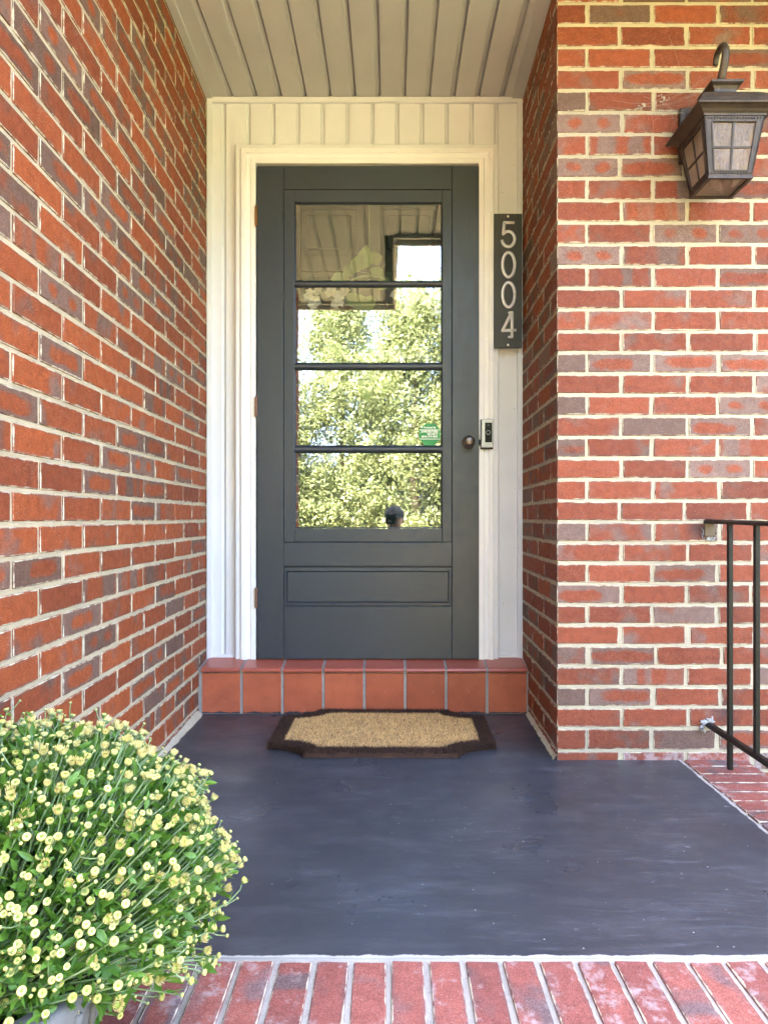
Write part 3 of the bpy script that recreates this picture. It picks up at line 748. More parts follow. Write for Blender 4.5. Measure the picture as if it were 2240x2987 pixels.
for (px_, py_) in clus:
    for _ in range(3):
        q = P(px_ + random.uniform(-11, 11), py_ + random.uniform(-11, 11), YI - .04); o = link('flower', flm, wr)
        o.location = (q.x - wc.x, random.uniform(-.035, .0), q.z - wc.z); o.rotation_euler = (R(90 + random.uniform(-35, 35)), random.uniform(0, 6), random.uniform(-.5, .5)); s_ = random.uniform(.7, 1.0); o.scale = (s_,) * 3
mb = MB(); ringp = [(.165 * math.cos(t_), .008, .18 * math.sin(t_)) for t_ in np.linspace(0, 2 * math.pi, 33)]
mb.tube(ringp, .006, 6); mb.tube([(0, .012, .18), (0, .014, .62)], .002, 5)
for _ in range(30):
    a_ = random.uniform(0, 6.28); p0 = Vector((.165 * math.cos(a_), 0, .18 * math.sin(a_))); d_ = Vector((random.uniform(-1, 1), -.3, random.uniform(-1, 1))).normalized() * .06
    mb.tube([p0, p0 + d_ * .5 + Vector((0, -.008, 0)), p0 + d_], .0012, 4)
mb.build('vine_ring', M_STEM, wr)

# ------------------------------------------------------------------ ceiling and roof
ceil = thing('porch_ceiling', 'cream grooved vinyl soffit boards overhead running towards the door', 'ceiling', (0, 2.0, ZT))
gx = [-.654 + .1024 * k for k in range(-2, 34)]
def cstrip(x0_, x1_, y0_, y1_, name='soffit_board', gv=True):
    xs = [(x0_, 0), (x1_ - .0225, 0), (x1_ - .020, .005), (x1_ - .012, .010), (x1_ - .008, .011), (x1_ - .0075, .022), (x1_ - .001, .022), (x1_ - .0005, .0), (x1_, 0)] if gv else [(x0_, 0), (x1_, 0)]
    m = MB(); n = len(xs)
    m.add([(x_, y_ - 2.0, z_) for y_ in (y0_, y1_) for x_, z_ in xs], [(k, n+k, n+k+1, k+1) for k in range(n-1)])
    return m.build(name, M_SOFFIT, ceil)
for i in range(len(gx) - 1):
    a_, b_ = gx[i], gx[i+1]
    if a_ > 3.1: break
    y1_ = YW + .012 if b_ < .57 else (YW + .012 if a_ < .5 else YF + .02)
    y0_ = .12 if b_ < .02 else 1.42
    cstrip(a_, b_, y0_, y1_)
def cbar(x0_, x1_, y0_, y1_, h=.012): return boxo('soffit_trim', x0_, x1_, y0_ - 2, y1_ - 2, -h, .001, M_SOFFIT, ceil, .001)
m = MB()      # side trims follow the splayed walls
for (fx, wd) in ((XL, .028), (XR, -.045)):
    y0_ = .13 if fx is XL else YF + .002
    pts = [(fx(y0_), y0_), (fx(y0_) + wd, y0_), (fx(2.83) + wd, 2.83), (fx(2.83), 2.83)]
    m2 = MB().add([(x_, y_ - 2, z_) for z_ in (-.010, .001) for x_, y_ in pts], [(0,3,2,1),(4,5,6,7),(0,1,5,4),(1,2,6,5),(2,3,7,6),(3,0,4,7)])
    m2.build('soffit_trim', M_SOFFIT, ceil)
cbar(.018, 3.1, 1.40, 1.425, .02); cbar(-.79, .02, .10, .125, .02); cbar(.018, .04, .125, 1.40, .02)
roof = thing('roof', 'dark shingled roof with white fascia boards, unseen slabs added to shade the porch', 'roof', (0, 2, 2.66))
m = MB()
def slab(m, x0_, x1_, ya, yb, za, zb, th=.16):
    m.add([(x0_, ya - 2, za - 2.66), (x1_, ya - 2, za - 2.66), (x1_, yb - 2, zb - 2.66), (x0_, yb - 2, zb - 2.66), (x0_, ya - 2, za - 2.66 + th), (x1_, ya - 2, za - 2.66 + th), (x1_, yb - 2, zb - 2.66 + th), (x0_, yb - 2, zb - 2.66 + th)],
          [(0,3,2,1),(4,5,6,7),(0,1,5,4),(1,2,6,5),(2,3,7,6),(3,0,4,7)])
slab(m, .045, 6, 1.36, 6.5, 2.70, 4.1); slab(m, -6, .045, .04, 6.5, 2.70, 4.1); slab(m, -6, 6, 6.5, 11, 4.1, 2.9)  # unseen slabs spread wide to keep the sun off the porch
m.build('shingles', M_SHINGLE, roof)
m = MB().box(.045, 6, 1.34 - 2, 1.36 - 2, 2.50 - 2.66, .22).box(-6, .045, .02 - 2, .04 - 2, 2.50 - 2.66, .22).box(.025, .045, .04 - 2, 1.36 - 2, 2.50 - 2.66, .22)
m.build('fascia', M_FASCIA, roof)
hb = thing('sun_blocking_house', 'unseen brick house mass behind the porch walls, added to block the sun', 'house', (0, 4, -.36))
m = MB().box(-6, XL(1) - .29, .30 - 4, 10 - 4, 0, 3.02).box(XL(3) - .29, 6, 3.06 - 4, 10 - 4, 0, 3.02)  # unseen walls put in so the porch stays out of the sun
m.box(1.8, 6, YF + .30 - 4, 3.06 - 4, 0, 3.02)
m.build('wall', M_BRICK_S, hb)

# ------------------------------------------------------------------ house number plaque
YP = 2.788
pl = thing('house_number_plaque', 'vertical charcoal plaque with raised silver numerals 5004', 'house number', P(1481.5, 818, YP))
pc = pl.location
a = P(1440.5, 622, YP); b = P(1522.5, 1014.5, YP)
boxo('plate', a.x - pc.x, b.x - pc.x, 0, .006, b.z - pc.z, a.z - pc.z, M_PLAQUE, pl, .0012)
def dz(x_, y_): q = P(1380 + x_ * .1944, 600 + y_ * .1944, YP); return Vector((q.x - pc.x, -.003, q.z - pc.z))
def stroke(m, pts, r=.0064):
    P3 = [dz(*q) for q in pts]; m.tube(P3, r, 10, flat=(1, .62, 1))
    for q in (P3[0], P3[-1]):
        m.lathe([(.0002, -1), (.5, -.86), (.87, -.5), (1, 0), (.87, .5), (.5, .86), (.0002, 1)], 10, 0, Matrix.Translation(q) @ Matrix.Diagonal((r, r * .62, r, 1)))
def arc(cx_, cy_, rx, ry, a0, a1, n=20): return [(cx_ + rx * math.cos(R(t_)), cy_ + ry * math.sin(R(t_))) for t_ in np.linspace(a0, a1, n)]
m = MB(); stroke(m, [(600, 253), (470, 253)]); stroke(m, [(466, 253), (450, 425)]); stroke(m, [(450, 425)] + arc(525, 500, 95, 115, -128, 165, 24)); m.build('numeral', M_DIGIT, pl, True)
for cy_ in (886, 1336):
    m = MB(); pp = arc(530, cy_, 90, 184, 0, 360, 40); stroke(m, pp); m.build('numeral', M_DIGIT, pl, True)
m = MB(); stroke(m, [(538, 1606), (580, 1602)], .0052); stroke(m, [(572, 1610), (442, 1868)]); stroke(m, [(440, 1876), (628, 1866)]); stroke(m, [(580, 1604), (582, 1965)]); stroke(m, [(582, 1970), (536, 1970)], .0052); m.build('numeral', M_DIGIT, pl, True)
for yy in (155, 2085):
    q = dz(524, yy); MB().lathe([(.0002, -.001), (.0052, -.001), (.0045, .002), (.0015, .0028), (.0002, .0022)], 14, 0, Matrix.Translation((q.x, 0, q.z)) @ Matrix.Rotation(R(90), 4, 'X')).build('screw', M_SCREW, pl)

# ------------------------------------------------------------------ video doorbell
YB = 2.778
q = P(1421, 1264, YB)
db = thing('video_doorbell', 'slim silver and black video doorbell on the casing beside the knob', 'doorbell', q)
a = P(1403.5, 1221.5, YB); b = P(1438.5, 1304, YB)
hw = (b.x - a.x) / 2; hh = (a.z - b.z) / 2
boxo('housing', -hw + .001, hw, 0, .022, -hh, hh, M_NICKEL, db, .0025, 2)
boxo('mounting_plate', -hw - .001, hw + .0012, .010, .026, -hh - .005, hh + .001, M_IRON, db, .001)
fx0 = P(1414.5, 0, YB).x - q.x; fx1 = P(1435, 0, YB).x - q.x; fz1 = P(0, 1232.5, YB).z - q.z; fz0 = P(0, 1290, YB).z - q.z
boxo('faceplate', fx0, fx1, -.0012, .003, fz0, fz1, M_BLACKG, db, .0008)
def disc(name, cx_, cy_, r_, mat, prof=None, parent=db):
    c_ = P(cx_, cy_, YB) - q; pr = prof or [(.0002, -.001), (r_, -.001), (r_, .0012), (r_ * .85, .0018), (.0002, .0020)]
    return MB().lathe(pr, 20, 0, Matrix.Translation((c_.x, -.001, c_.z)) @ Matrix.Rotation(R(90), 4, 'X')).build(name, mat, parent, False)
disc('camera_lens', 1424, 1240, .0055, M_LENSG); 
bt = disc('button', 1423.5, 1261.5, .0068, M_BLACKG)
c_ = P(1423.5, 1261.5, YB) - q; tr_ = [(c_.x + .0082 * math.cos(t_), -.0022, c_.z + .0082 * math.sin(t_)) for t_ in np.linspace(0, 2 * math.pi, 25)]
MB().tube(tr_, .0011, 6, cap=False).build('button_ring', M_NICKEL, db, True)
c_ = P(1424, 1299, YB) - q
text_obj('ring', .0105, (c_.x, -.0004, c_.z), M_GREYTXT, db)

# ------------------------------------------------------------------ wall lantern
LX, LY = .985, 2.045
lan = thing('wall_lantern', 'weathered bronze carriage lantern with textured glass on the right brick wall', 'lantern', (LX, YF, 1.95))
def LM(p): return Vector((p[0], p[1] + LY - YF, p[2] - 1.95))
def sq(m, secs, cap=(True, True)):
    vs = []
    for h_, z_ in secs: vs += [LM(p) for p in ((-h_, -h_, z_), (h_, -h_, z_), (h_, h_, z_), (-h_, h_, z_))]
    N_ = len(secs); fs = [(i*4+k, i*4+(k+1) % 4, (i+1)*4+(k+1) % 4, (i+1)*4+k) for i in range(N_-1) for k in range(4)]
    if cap[0]: fs.append((3, 2, 1, 0))
    if cap[1]: fs.append(tuple((N_-1)*4+k for k in range(4)))
    m.add(vs, fs); return m
sq(MB(), [(.085, 1.9545), (.094, 1.9545), (.096, 1.959), (.100, 1.962), (.106, 1.968), (.116, 1.974), (.123, 1.976), (.124, 1.980), (.121, 1.985), (.112, 1.990), (.108, 2.002), (.096, 2.020), (.078, 2.034), (.058, 2.042), (.042, 2.046), (.036, 2.050)]).build('roof', M_LANT, lan)
sq(MB(), [(.036, 2.049), (.034, 2.060), (.035, 2.070), (.040, 2.078), (.050, 2.084), (.051, 2.090), (.046, 2.094), (.030, 2.102), (.016, 2.108), (.008, 2.110)]).build('roof_cap', M_LANT, lan)
# scroll hook and its ball
hp = [(0, .000, 2.105), (0, -.012, 2.128), (0, -.026, 2.150), (0, -.036, 2.175), (0, -.036, 2.198), (0, -.024, 2.216), (0, -.002, 2.222), (0, .020, 2.214), (0, .030, 2.198), (0, .030, 2.186)]
m = MB(); m.tube([LM(p) for p in hp], [.013, .013, .0125, .012, .0115, .011, .0105, .010, .009, .008], 10, flat=(1.0, .62, .62)); m.build('scroll_hook', M_LANT, lan, True)
MB().lathe([(.0005, -.011), (.007, -.009), (.011, 0), (.007, .009), (.0005, .011)], 12, 0, Matrix.Translation(LM((-.012, .030, 2.118)))).build('ball_finial', M_LANT, lan, True)
TOPH, BOTH, ZTL, ZBL = .0925, .066, 1.955, 1.781
def side_pt(rot, s_, t_, out=0.0):
    h_ = BOTH + (TOPH - BOTH) * t_; z_ = ZBL + (ZTL - ZBL) * t_
    p = Vector((s_ * h_, -h_ - out, z_)); return LM(Matrix.Rotation(rot, 3, 'Z') @ p)
def frame_side(rot):
    m = MB()
    def cell(s0, s1, t0, t1, out=.0, th=.006, taper=False):
        fr = [side_pt(rot, s_, t_, out) for s_, t_ in ((s0, t0), (s1, t0), (s1, t1), (s0, t1))]
        bk = [side_pt(rot, s_ , t_, out - th) for s_, t_ in ((s0, t0), (s1, t0), (s1, t1), (s0, t1))]
        m.add(fr + bk, [(0,1,2,3),(7,6,5,4),(0,4,5,1),(1,5,6,2),(2,6,7,3),(3,7,4,0)])
    cell(-1, -.76, 0, 1); cell(.76, 1, 0, 1); cell(-.76, .76, 0, .11, 0); cell(-.76, .76, .885, 1, 0)
    for a_ in ((-.79, -.74, .10, .895), (.74, .79, .10, .895)): cell(*a_, .0025, .004)
    cell(-.74, .74, .085, .105, .0026, .004); cell(-.74, .74, .89, .91, .0026, .004)
    cell(-.035, .035, .105, .89, -.0005, .005); cell(-.74, -.035, .47, .50, -.0007, .005); cell(.035, .74, .47, .50, -.0007, .005)
    cell(-1.03, 1.03, -.02, .012, .003, .012); cell(-1.02, 1.02, .985, 1.01, .003, .012)
    m.build('panel_frame', M_LANT, lan)
    bd = MB()
    for t_ in (.055, .948):
        n_ = 19 if t_ > .5 else 14
        for k in range(n_):
            s_ = -.86 + 1.72 * k / (n_ - 1); c_ = side_pt(rot, s_, t_, .001)
            bd.lathe([(.0002, -.0026), (.0022, -.0015), (.0026, .0004), (.0015, .0022), (.0002, .0026)], 6, 0, Matrix.Translation(c_))
    tag(bd.build('beading', M_LANT, lan, True), kind='stuff')
    g_ = MB(); g_.add([side_pt(rot, s_, t_, -.004) for s_, t_ in ((-.80, .07), (.80, .07), (.80, .92), (-.80, .92))], [(0, 1, 2, 3)])
    g_.build('glass_pane', M_WGLASS, lan)
for k in range(4): frame_side(k * math.pi / 2)
m = MB()
for k in range(4):
    Mz = Matrix.Rotation(k * math.pi / 2, 3, 'Z'); h_ = BOTH + .003
    fr = [Mz @ Vector(p) for p in ((-h_, -h_, ZBL - .006), (h_, -h_, ZBL - .006), (h_ - .011, -h_ + .011, ZBL - .006), (-h_ + .011, -h_ + .011, ZBL - .006))]
    bk = [p + Vector((0, 0, .008)) for p in fr]
    m.add([LM(p) for p in fr + bk], [(0,3,2,1),(4,5,6,7),(0,1,5,4),(2,3,7,6)])
m.build('bottom_frame', M_LANT, lan)
MB().add([LM(p) for p in ((-.058, -.058, ZBL - .001), (.058, -.058, ZBL - .001), (.058, .058, ZBL - .001), (-.058, .058, ZBL - .001))], [(0, 1, 2, 3)]).build('bottom_glass', M_WGLASS, lan)
MB().lathe([(.0002, 1.795), (.011, 1.795), (.011, 1.845), (.013, 1.845), (.013, 1.85), (.0002, 1.85)], 16, 0, Matrix.Translation(LM((0, 0, 0)))).build('lamp_socket', M_LANT, lan, True)
o = boxo('back_plate', -.073, .073, -.022, -.0006, 1.925 - 1.95, 2.112 - 1.95, M_LANT, lan, .006, 2)
boxo('plate_relief', -.055, .055, -.026, -.0215, 1.943 - 1.95, 2.094 - 1.95, M_LANT, lan, .003)
MB().tube([(0, -.02, 2.06 - 1.95), (0, -.06, 2.07 - 1.95), (0, LY - YF, 2.064 - 1.95)], .009, 10).build('arm', M_LANT, lan, True)

lan.scale = (.955,) * 3; lan.location.x += .010; lan.location.z -= .004
# cobwebs between lantern and wall
cw = thing('cobweb', 'tattered pale cobweb strung between the lantern roof and the bricks', 'cobweb', (.86, YF - .02, 2.06))
m = MB(); cl = cw.location
def wv(px_, py_, Y): return P(px_, py_, Y) - cl
anch = [(1960, 350), (1962, 320), (1945, 325), (1930, 300), (1915, 310), (1905, 285), (1880, 310), (1850, 318), (1958, 380), (1925, 290)]
for i in range(46):
    a_ = random.choice(anch); Y0 = YF - .012
    p0 = wv(a_[0] + random.uniform(-8, 8), a_[1] + random.uniform(-10, 10), Y0)
    e_ = random.choice([(2030, 290, 2.0), (2058, 262, 2.03), (2070, 235, 2.05), (2080, 215, 2.06), (1965, 315, 2.17), (1975, 330, 2.17), (2000, 330, 2.14)])
    p1 = wv(e_[0] + random.uniform(-6, 6), e_[1] + random.uniform(-6, 6), e_[2]); mid = (p0 + p1) / 2 - Vector((0, 0, random.uniform(.001, .012)))
    m.tube([p0, mid, p1], random.uniform(.00008, .00018), 3, cap=False)
for i in range(24):
    p0 = wv(random.gauss(1925, 24), random.gauss(306, 20), YF - .006); p1 = p0 + Vector((random.gauss(0, .03), random.uniform(-.012, .002), random.gauss(0, .022)))
    m.tube([p0, (p0 + p1) / 2 + Vector((0, -.002, random.uniform(-.006, .003))), p1], random.uniform(.00010, .0003), 3, cap=False)
for (a_, b_, c__, d_) in ((1950, 100, 1990, 215), (1990, 215, 2060, 330), (1780, 290, 1900, 300), (1770, 310, 1935, 318), (1900, 330, 1905, 380), (1935, 300, 1905, 355)):
    m.tube([wv(a_, b_, YF - .004), wv((a_ + c__) / 2 + 3, (b_ + d_) / 2 + 5, YF - .008), wv(c__, d_, YF - .004)], .0002, 3, cap=False)
m.build('strand', M_WEB, cw)
m = MB()
for (x_, y_, r_) in ((1880, 306, .010), (1868, 311, .007), (1858, 316, .004), (1937, 284, .009), (1930, 292, .007), (1945, 288, .006), (1925, 278, .004)):
    for _ in range(7):
        c3 = wv(x_ + random.uniform(-7, 7), y_ + random.uniform(-5, 5), YF - .004)
        m.lathe([(.0001, -r_ * .25), (r_ * .3, -.0005), (r_ * .35, .0012), (.0001, r_ * .25)], 5, 0, Matrix.Translation(c3) @ Euler((random.uniform(0, 6), random.uniform(0, 6), 0)).to_matrix().to_4x4())
tag(m.build('silk_clump', M_WEB, cw), kind='stuff')

# ------------------------------------------------------------------ iron handrail
RX = 1.027
rail = thing('handrail', 'black wrought iron handrail fixed to the right brick wall above the brick edging', 'handrail', (RX, YF, 0))
inv = rail.location
def rbar(name, y0_, y1_, z0_, z1_, hw_, th):
    m = MB(); vs = []
    for y_, z_ in ((y0_, z0_), (y1_, z1_)):
        for dx_, dz_ in ((-hw_, 0), (hw_, 0), (hw_, th * .6), (hw_ * .55, th), (-hw_ * .55, th), (-hw_, th * .6)): vs.append(Vector((RX + dx_, y_, z_ + dz_)) - inv)
    m.add(vs, [tuple(range(6)), tuple(range(6, 12))[::-1]] + [(k, 6 + k, 6 + (k+1) % 6, (k+1) % 6) for k in range(6)])
    return m.build(name, M_IRON, rail)
rbar('top_rail', YF - .003, 1.03, .7655, .751, .0185, .0135)
rbar('bottom_rail', YF - .004, 1.03, .110, .107, .0125, .0130)
yb_ = 2.056; i = 0
while yb_ > 1.1:
    b0 = .020 if i == 0 else .118
    o = MB().box(-.007, .007, -.007, .007, 0, .764 - b0 - .001 * i).mesh('baluster', M_IRON); bevel_mesh(o, .0012)
    ob = link('baluster', o, rail); ob.location = Vector((RX, yb_, b0)) - inv; yb_ -= .150; i += 1
boxo('newel_post', -.016, .016, 1.03 - YF - .032, 1.03 - YF, 0, .80, M_IRON, rail, .003)
m = MB()
def blob(m, c, rx, ry, rz, n=1):
    for _ in range(n):
        cc = Vector(c) + Vector((random.uniform(-rx, rx), random.uniform(-.001, 0), random.uniform(-rz, rz))) * .8
        s_ = random.uniform(.35, .6)
        m.lathe([(.0001, -1), (.7, -.7), (1, 0), (.7, .7), (.0001, 1)], 7, 0, Matrix.Translation(cc - inv) @ Euler((random.uniform(0, 3), random.uniform(0, 3), 0)).to_matrix().to_4x4() @ Matrix.Diagonal((rx * s_, ry * s_, rz * s_, 1)))
for x_ in (1.006, 1.047):
    blob(m, (x_, YF - .002, .735), .003, .006, .018, 7)
blob(m, (1.026, YF - .002, .716), .018, .005, .005, 7)
m.build('caulk', M_CAULK, rail)
m = MB(); blob(m, (1.022, YF - .004, .128), .022, .008, .008, 12); blob(m, (1.006, YF - .004, .108), .006, .008, .022, 12); m.build('caulk', M_CAULK, rail)
boxo('wall_bracket', -.017, .017, -.010, -.0008, .724, .7655, simple('rusted_plate', (.16, .12, .08), .7, .3, .6), rail, .002)

# ------------------------------------------------------------------ door mat
mat_ = thing('doormat', 'tan coir doormat with dark brown scalloped border in front of the tiled step', 'doormat', (-.030, 2.452, 0), R(-.3))
HWm, HDm = .384, .242
def mat_outline(hw_, hd_, rx=.135, ry=.085, n=9):
    pts = []
    for sx, sy, a0 in ((1, -1, 0), (1, 1, 1), (-1, 1, 2), (-1, -1, 3)):
        arcp = []
        for i in range(n + 1):
            t_ = i / n * math.pi / 2      # concave scoop centred on the corner
            arcp.append((sx * (hw_ - rx * math.sin(t_) ** 1.15), sy * (hd_ - ry * math.cos(t_) ** 1.15)))
        if sx * sy < 0: arcp = arcp[::-1]
        pts += arcp
    return pts
outl = mat_outline(HWm, HDm); inn = mat_outline(HWm - .048, HDm - .042, .120, .070)
def inside(poly, x, y):
    c = False; n = len(poly); j = n - 1
    for i in range(n):
        xi, yi = poly[i]; xj, yj = poly[j]
        if (yi > y) != (yj > y) and x < (xj - xi) * (y - yi) / (yj - yi + 1e-12) + xi: c = not c
        j = i
    return c
n = len(outl)
m = MB(); m.add([(x_ * k_, y_ * k_, z_) for k_, z_ in ((1, .001), (1.0, .014), (.985, .018)) for x_, y_ in outl],
      [tuple(range(n)), tuple(range(2*n, 3*n))] + [(r_*n+k, r_*n+(k+1) % n, (r_+1)*n+(k+1) % n, (r_+1)*n+k) for r_ in (0, 1) for k in range(n)])
m.build('backing', M_COIRD, mat_)
def fibres(name, N_, mat, test, hgt, tilt, wdt):
    vs = []; fs = []; c_ = 0
    while c_ < N_:
        x_ = random.uniform(-HWm - .004, HWm + .004); y_ = random.uniform(-HDm - .004, HDm + .004)
        if not test(x_, y_): continue
        h_ = hgt * random.uniform(.7, 1.25); a_ = random.uniform(0, 6.283); tl = random.gauss(0, tilt); b_ = random.uniform(0, 6.283)
        dx_, dy_ = math.cos(a_) * wdt, math.sin(a_) * wdt; ex, ey = math.cos(b_) * tl * h_, math.sin(b_) * tl * h_
        z0 = .012; i0 = len(vs)
        vs += [(x_ - dx_, y_ - dy_, z0), (x_ + dx_, y_ + dy_, z0), (x_ + ex, y_ + ey, z0 + h_)]; fs.append((i0, i0 + 1, i0 + 2)); c_ += 1
    m = MB(); m.v = vs; m.f = fs; m.m = [0] * len(fs); return tag(m.build(name, mat, mat_), kind='stuff')
fibres('tan_pile', 42000, M_COIR, lambda x, y: inside(inn, x, y), .0125, .25, .0011)
fibres('border_pile', 30000, M_COIRD, lambda x, y: inside(outl, x, y) and not inside(inn, x, y), .0155, .40, .0012)
# loose fibres round the rim
vs = []; fs = []
per = [Vector((outl[i][0], outl[i][1], 0)) for i in range(n)]
for _ in range(22000):
    i = random.randrange(n); a_, b_ = per[i], per[(i+1) % n]
    if random.random() > (b_ - a_).length / .02 and (b_ - a_).length < .02: continue
    p = a_.lerp(b_, random.random()); tn = (b_ - a_).normalized() if (b_ - a_).length > 0 else Vector((1, 0, 0)); on = Vector((tn.y, -tn.x, 0))
    if on.dot(p) < 0: on = -on
    z_ = random.uniform(.001, .022); p = Vector((p.x, p.y, z_)); L_ = random.uniform(.003, .011)
    d_ = (on * random.uniform(.3, 1) + tn * random.uniform(-1, 1) + Vector((0, 0, random.uniform(-.6, .6)))).normalized() * L_
    q2 = tn * .0010 if random.random() < .5 else Vector((0, 0, .0010)); i0 = len(vs)
    vs += [tuple(p - q2), tuple(p + q2), tuple(p + d_)]; fs.append((i0, i0+1, i0+2))
m = MB(); m.v = vs; m.f = fs; m.m = [0] * len(fs); tag(m.build('rim_fibres', M_COIRD, mat_), kind='stuff')

# ------------------------------------------------------------------ flower pot
POT = Vector((-.520, .835, -.18)); RIMZ = .225
pot = thing('flower_pot', 'round grey stone-look planter with a thick rim at the porch edge, holding the chrysanthemum', 'plant pot', POT)
h_ = RIMZ - POT.z
MB().lathe([(.001, 0), (.112, 0), (.116, .01), (.138, h_ * .7), (.145, h_ - .06), (.149, h_ - .058), (.163, h_ - .050), (.168, h_ - .014), (.165, h_ - .003), (.160, h_), (.134, h_), (.130, h_ - .004), (.127, h_ - .03), (.122, h_ - .06), (.001, h_ - .06)], 48).build('planter', M_CONC, pot, True)
m = MB()
for k in range(40):
    a_ = 2 * math.pi * k / 40; m.tube([(.164 * math.cos(a_), .164 * math.sin(a_), h_ - .046), (.168 * math.cos(a_), .168 * math.sin(a_), h_ - .016)], .005, 6)
m.build('rim_flutes', M_CONC, pot, True)
vs = [(0, 0, h_ - .02)]; fs = []; NR, NA = 8, 36
for i in range(1, NR + 1):
    for k in range(NA):
        a_ = 2 * math.pi * k / NA; r_ = .126 * i / NR; vs.append((r_ * math.cos(a_), r_ * math.sin(a_), h_ - .025 + random.uniform(-.006, .006)))
fs = [(0, 1 + k, 1 + (k+1) % NA) for k in range(NA)] + [(1+(i-1)*NA+k, 1+i*NA+k, 1+i*NA+(k+1) % NA, 1+(i-1)*NA+(k+1) % NA) for i in range(1, NR) for k in range(NA)]
MB().add(vs, fs).build('soil', M_SOIL, pot)

# ------------------------------------------------------------------ chrysanthemum
PB = Vector((POT.x, POT.y, RIMZ - .02)); PC = Vector((-.505, .955, .268)); PR = Vector((.256, .25, .212))
mum = thing('chrysanthemum', 'large domed chrysanthemum full of pale yellow buds, lower left', 'potted plant', PB)
def frame_from(d):
    d = d.normalized(); a_ = d.orthogonal().normalized(); return a_, d.cross(a_), d
# bud meshes, local +z outwards, size ~ 12 mm
def petal_strip(m, ang, r0, r1, z0, z1, wd, mi):
    ca, sa = math.cos(ang), math.sin(ang); tx, ty = -sa * wd, ca * wd
    rm, zm = (r0 + r1) / 2 + .0006, (z0 + z1) / 2
    m.add([(r0*ca - tx*.6, r0*sa - ty*.6, z0), (r0*ca + tx*.6, r0*sa + ty*.6, z0), (rm*ca + tx, rm*sa + ty, zm), (rm*ca - tx, rm*sa - ty, zm), (r1*ca + tx*.4, r1*sa + ty*.4, z1), (r1*ca - tx*.4, r1*sa - ty*.4, z1)], [(0,1,2,3),(3,2,4,5)], mi)
def bud_mesh(kind):
    m = MB()
    if kind == 'ring':
        m.lathe([(.0008, -.0052), (.0040, -.0048), (.0062, -.0020), (.0066, .0004)], 10, 0)
        m.lathe([(.0064, .0002), (.0069, .0018), (.0066, .0034), (.0056, .0042), (.0043, .0030)], 12, 1)
        m.lathe([(.0044, .0026), (.0026, .0030), (.0003, .0031)], 10, 2)
        for k in range(14): petal_strip(m, 2*math.pi*k/14 + random.uniform(-.1, .1), .0064, .0052, -.0006, .0044, .0012, 1)
    elif kind == 'closed':
        m.lathe([(.0006, -.0042), (.0032, -.0036), (.0046, -.0012), (.0045, .0008)], 9, 0)
        m.lathe([(.0044, .0006), (.0040, .0022), (.0024, .0031), (.0003, .0033)], 9, 1)
        for k in range(7): petal_strip(m, 2*math.pi*k/7, .0047, .0020, -.0010, .0034, .0010, 0)
    else:
        m.lathe([(.0008, -.0052), (.0042, -.0048), (.0064, -.0018), (.0066, .0004)], 10, 0)
        m.lathe([(.0060, .0000), (.0050, .0030), (.0020, .0036), (.0003, .0036)], 10, 2)
        for k in range(20): petal_strip(m, 2*math.pi*k/20 + random.uniform(-.12, .12), .0060, random.uniform(.0068, .0095), -.0005, random.uniform(.0075, .0115), .0014, 1)
        for k in range(14): petal_strip(m, 2*math.pi*k/14 + random.uniform(-.12, .12), .0048, random.uniform(.0040, .0062), .001, random.uniform(.006, .009), .0013, 1)
    return m
MATS_B = {'ring': [M_SEPAL, M_BUDR, M_BUDC], 'closed': [M_SEPAL, M_BUDR, M_BUDC], 'open': [M_SEPAL, M_PETAL, M_BUDC]}
bud_g = {k: [bud_mesh(k) for _ in range(3)] for k in ('ring', 'closed', 'open')}
bud_m = {k: [b_.mesh('flower_bud', MATS_B[k], True) for b_ in v] for k, v in bud_g.items()}
stems = MB(); budrest = MB(); leaves = MB()
small_leaf = [leaf_geo(1, .30, 3, .25, .2), leaf_geo(1, .36, 3, .3, -.1), leaf_geo(1, .42, 3, .2, .35)]
def place_leaf(mbx, p, d, L_, roll=None, g=None):
    up = Vector((random.uniform(-1, 1), random.uniform(-1, 1), random.uniform(-.2, 1)))
    x_ = d.cross(up)
    if x_.length < 1e-3: x_ = d.orthogonal()
    x_.normalize(); z_ = x_.cross(d).normalized()
    if z_.z < 0: x_, z_ = -x_, -z_
    g = g or random.choice(small_leaf)
    Mx = Matrix((x_, d, z_)).transposed()
    mbx.add([p + Mx @ (Vector(v) * L_) for v in g.v], g.f)
buds = []
NBUD = 2450
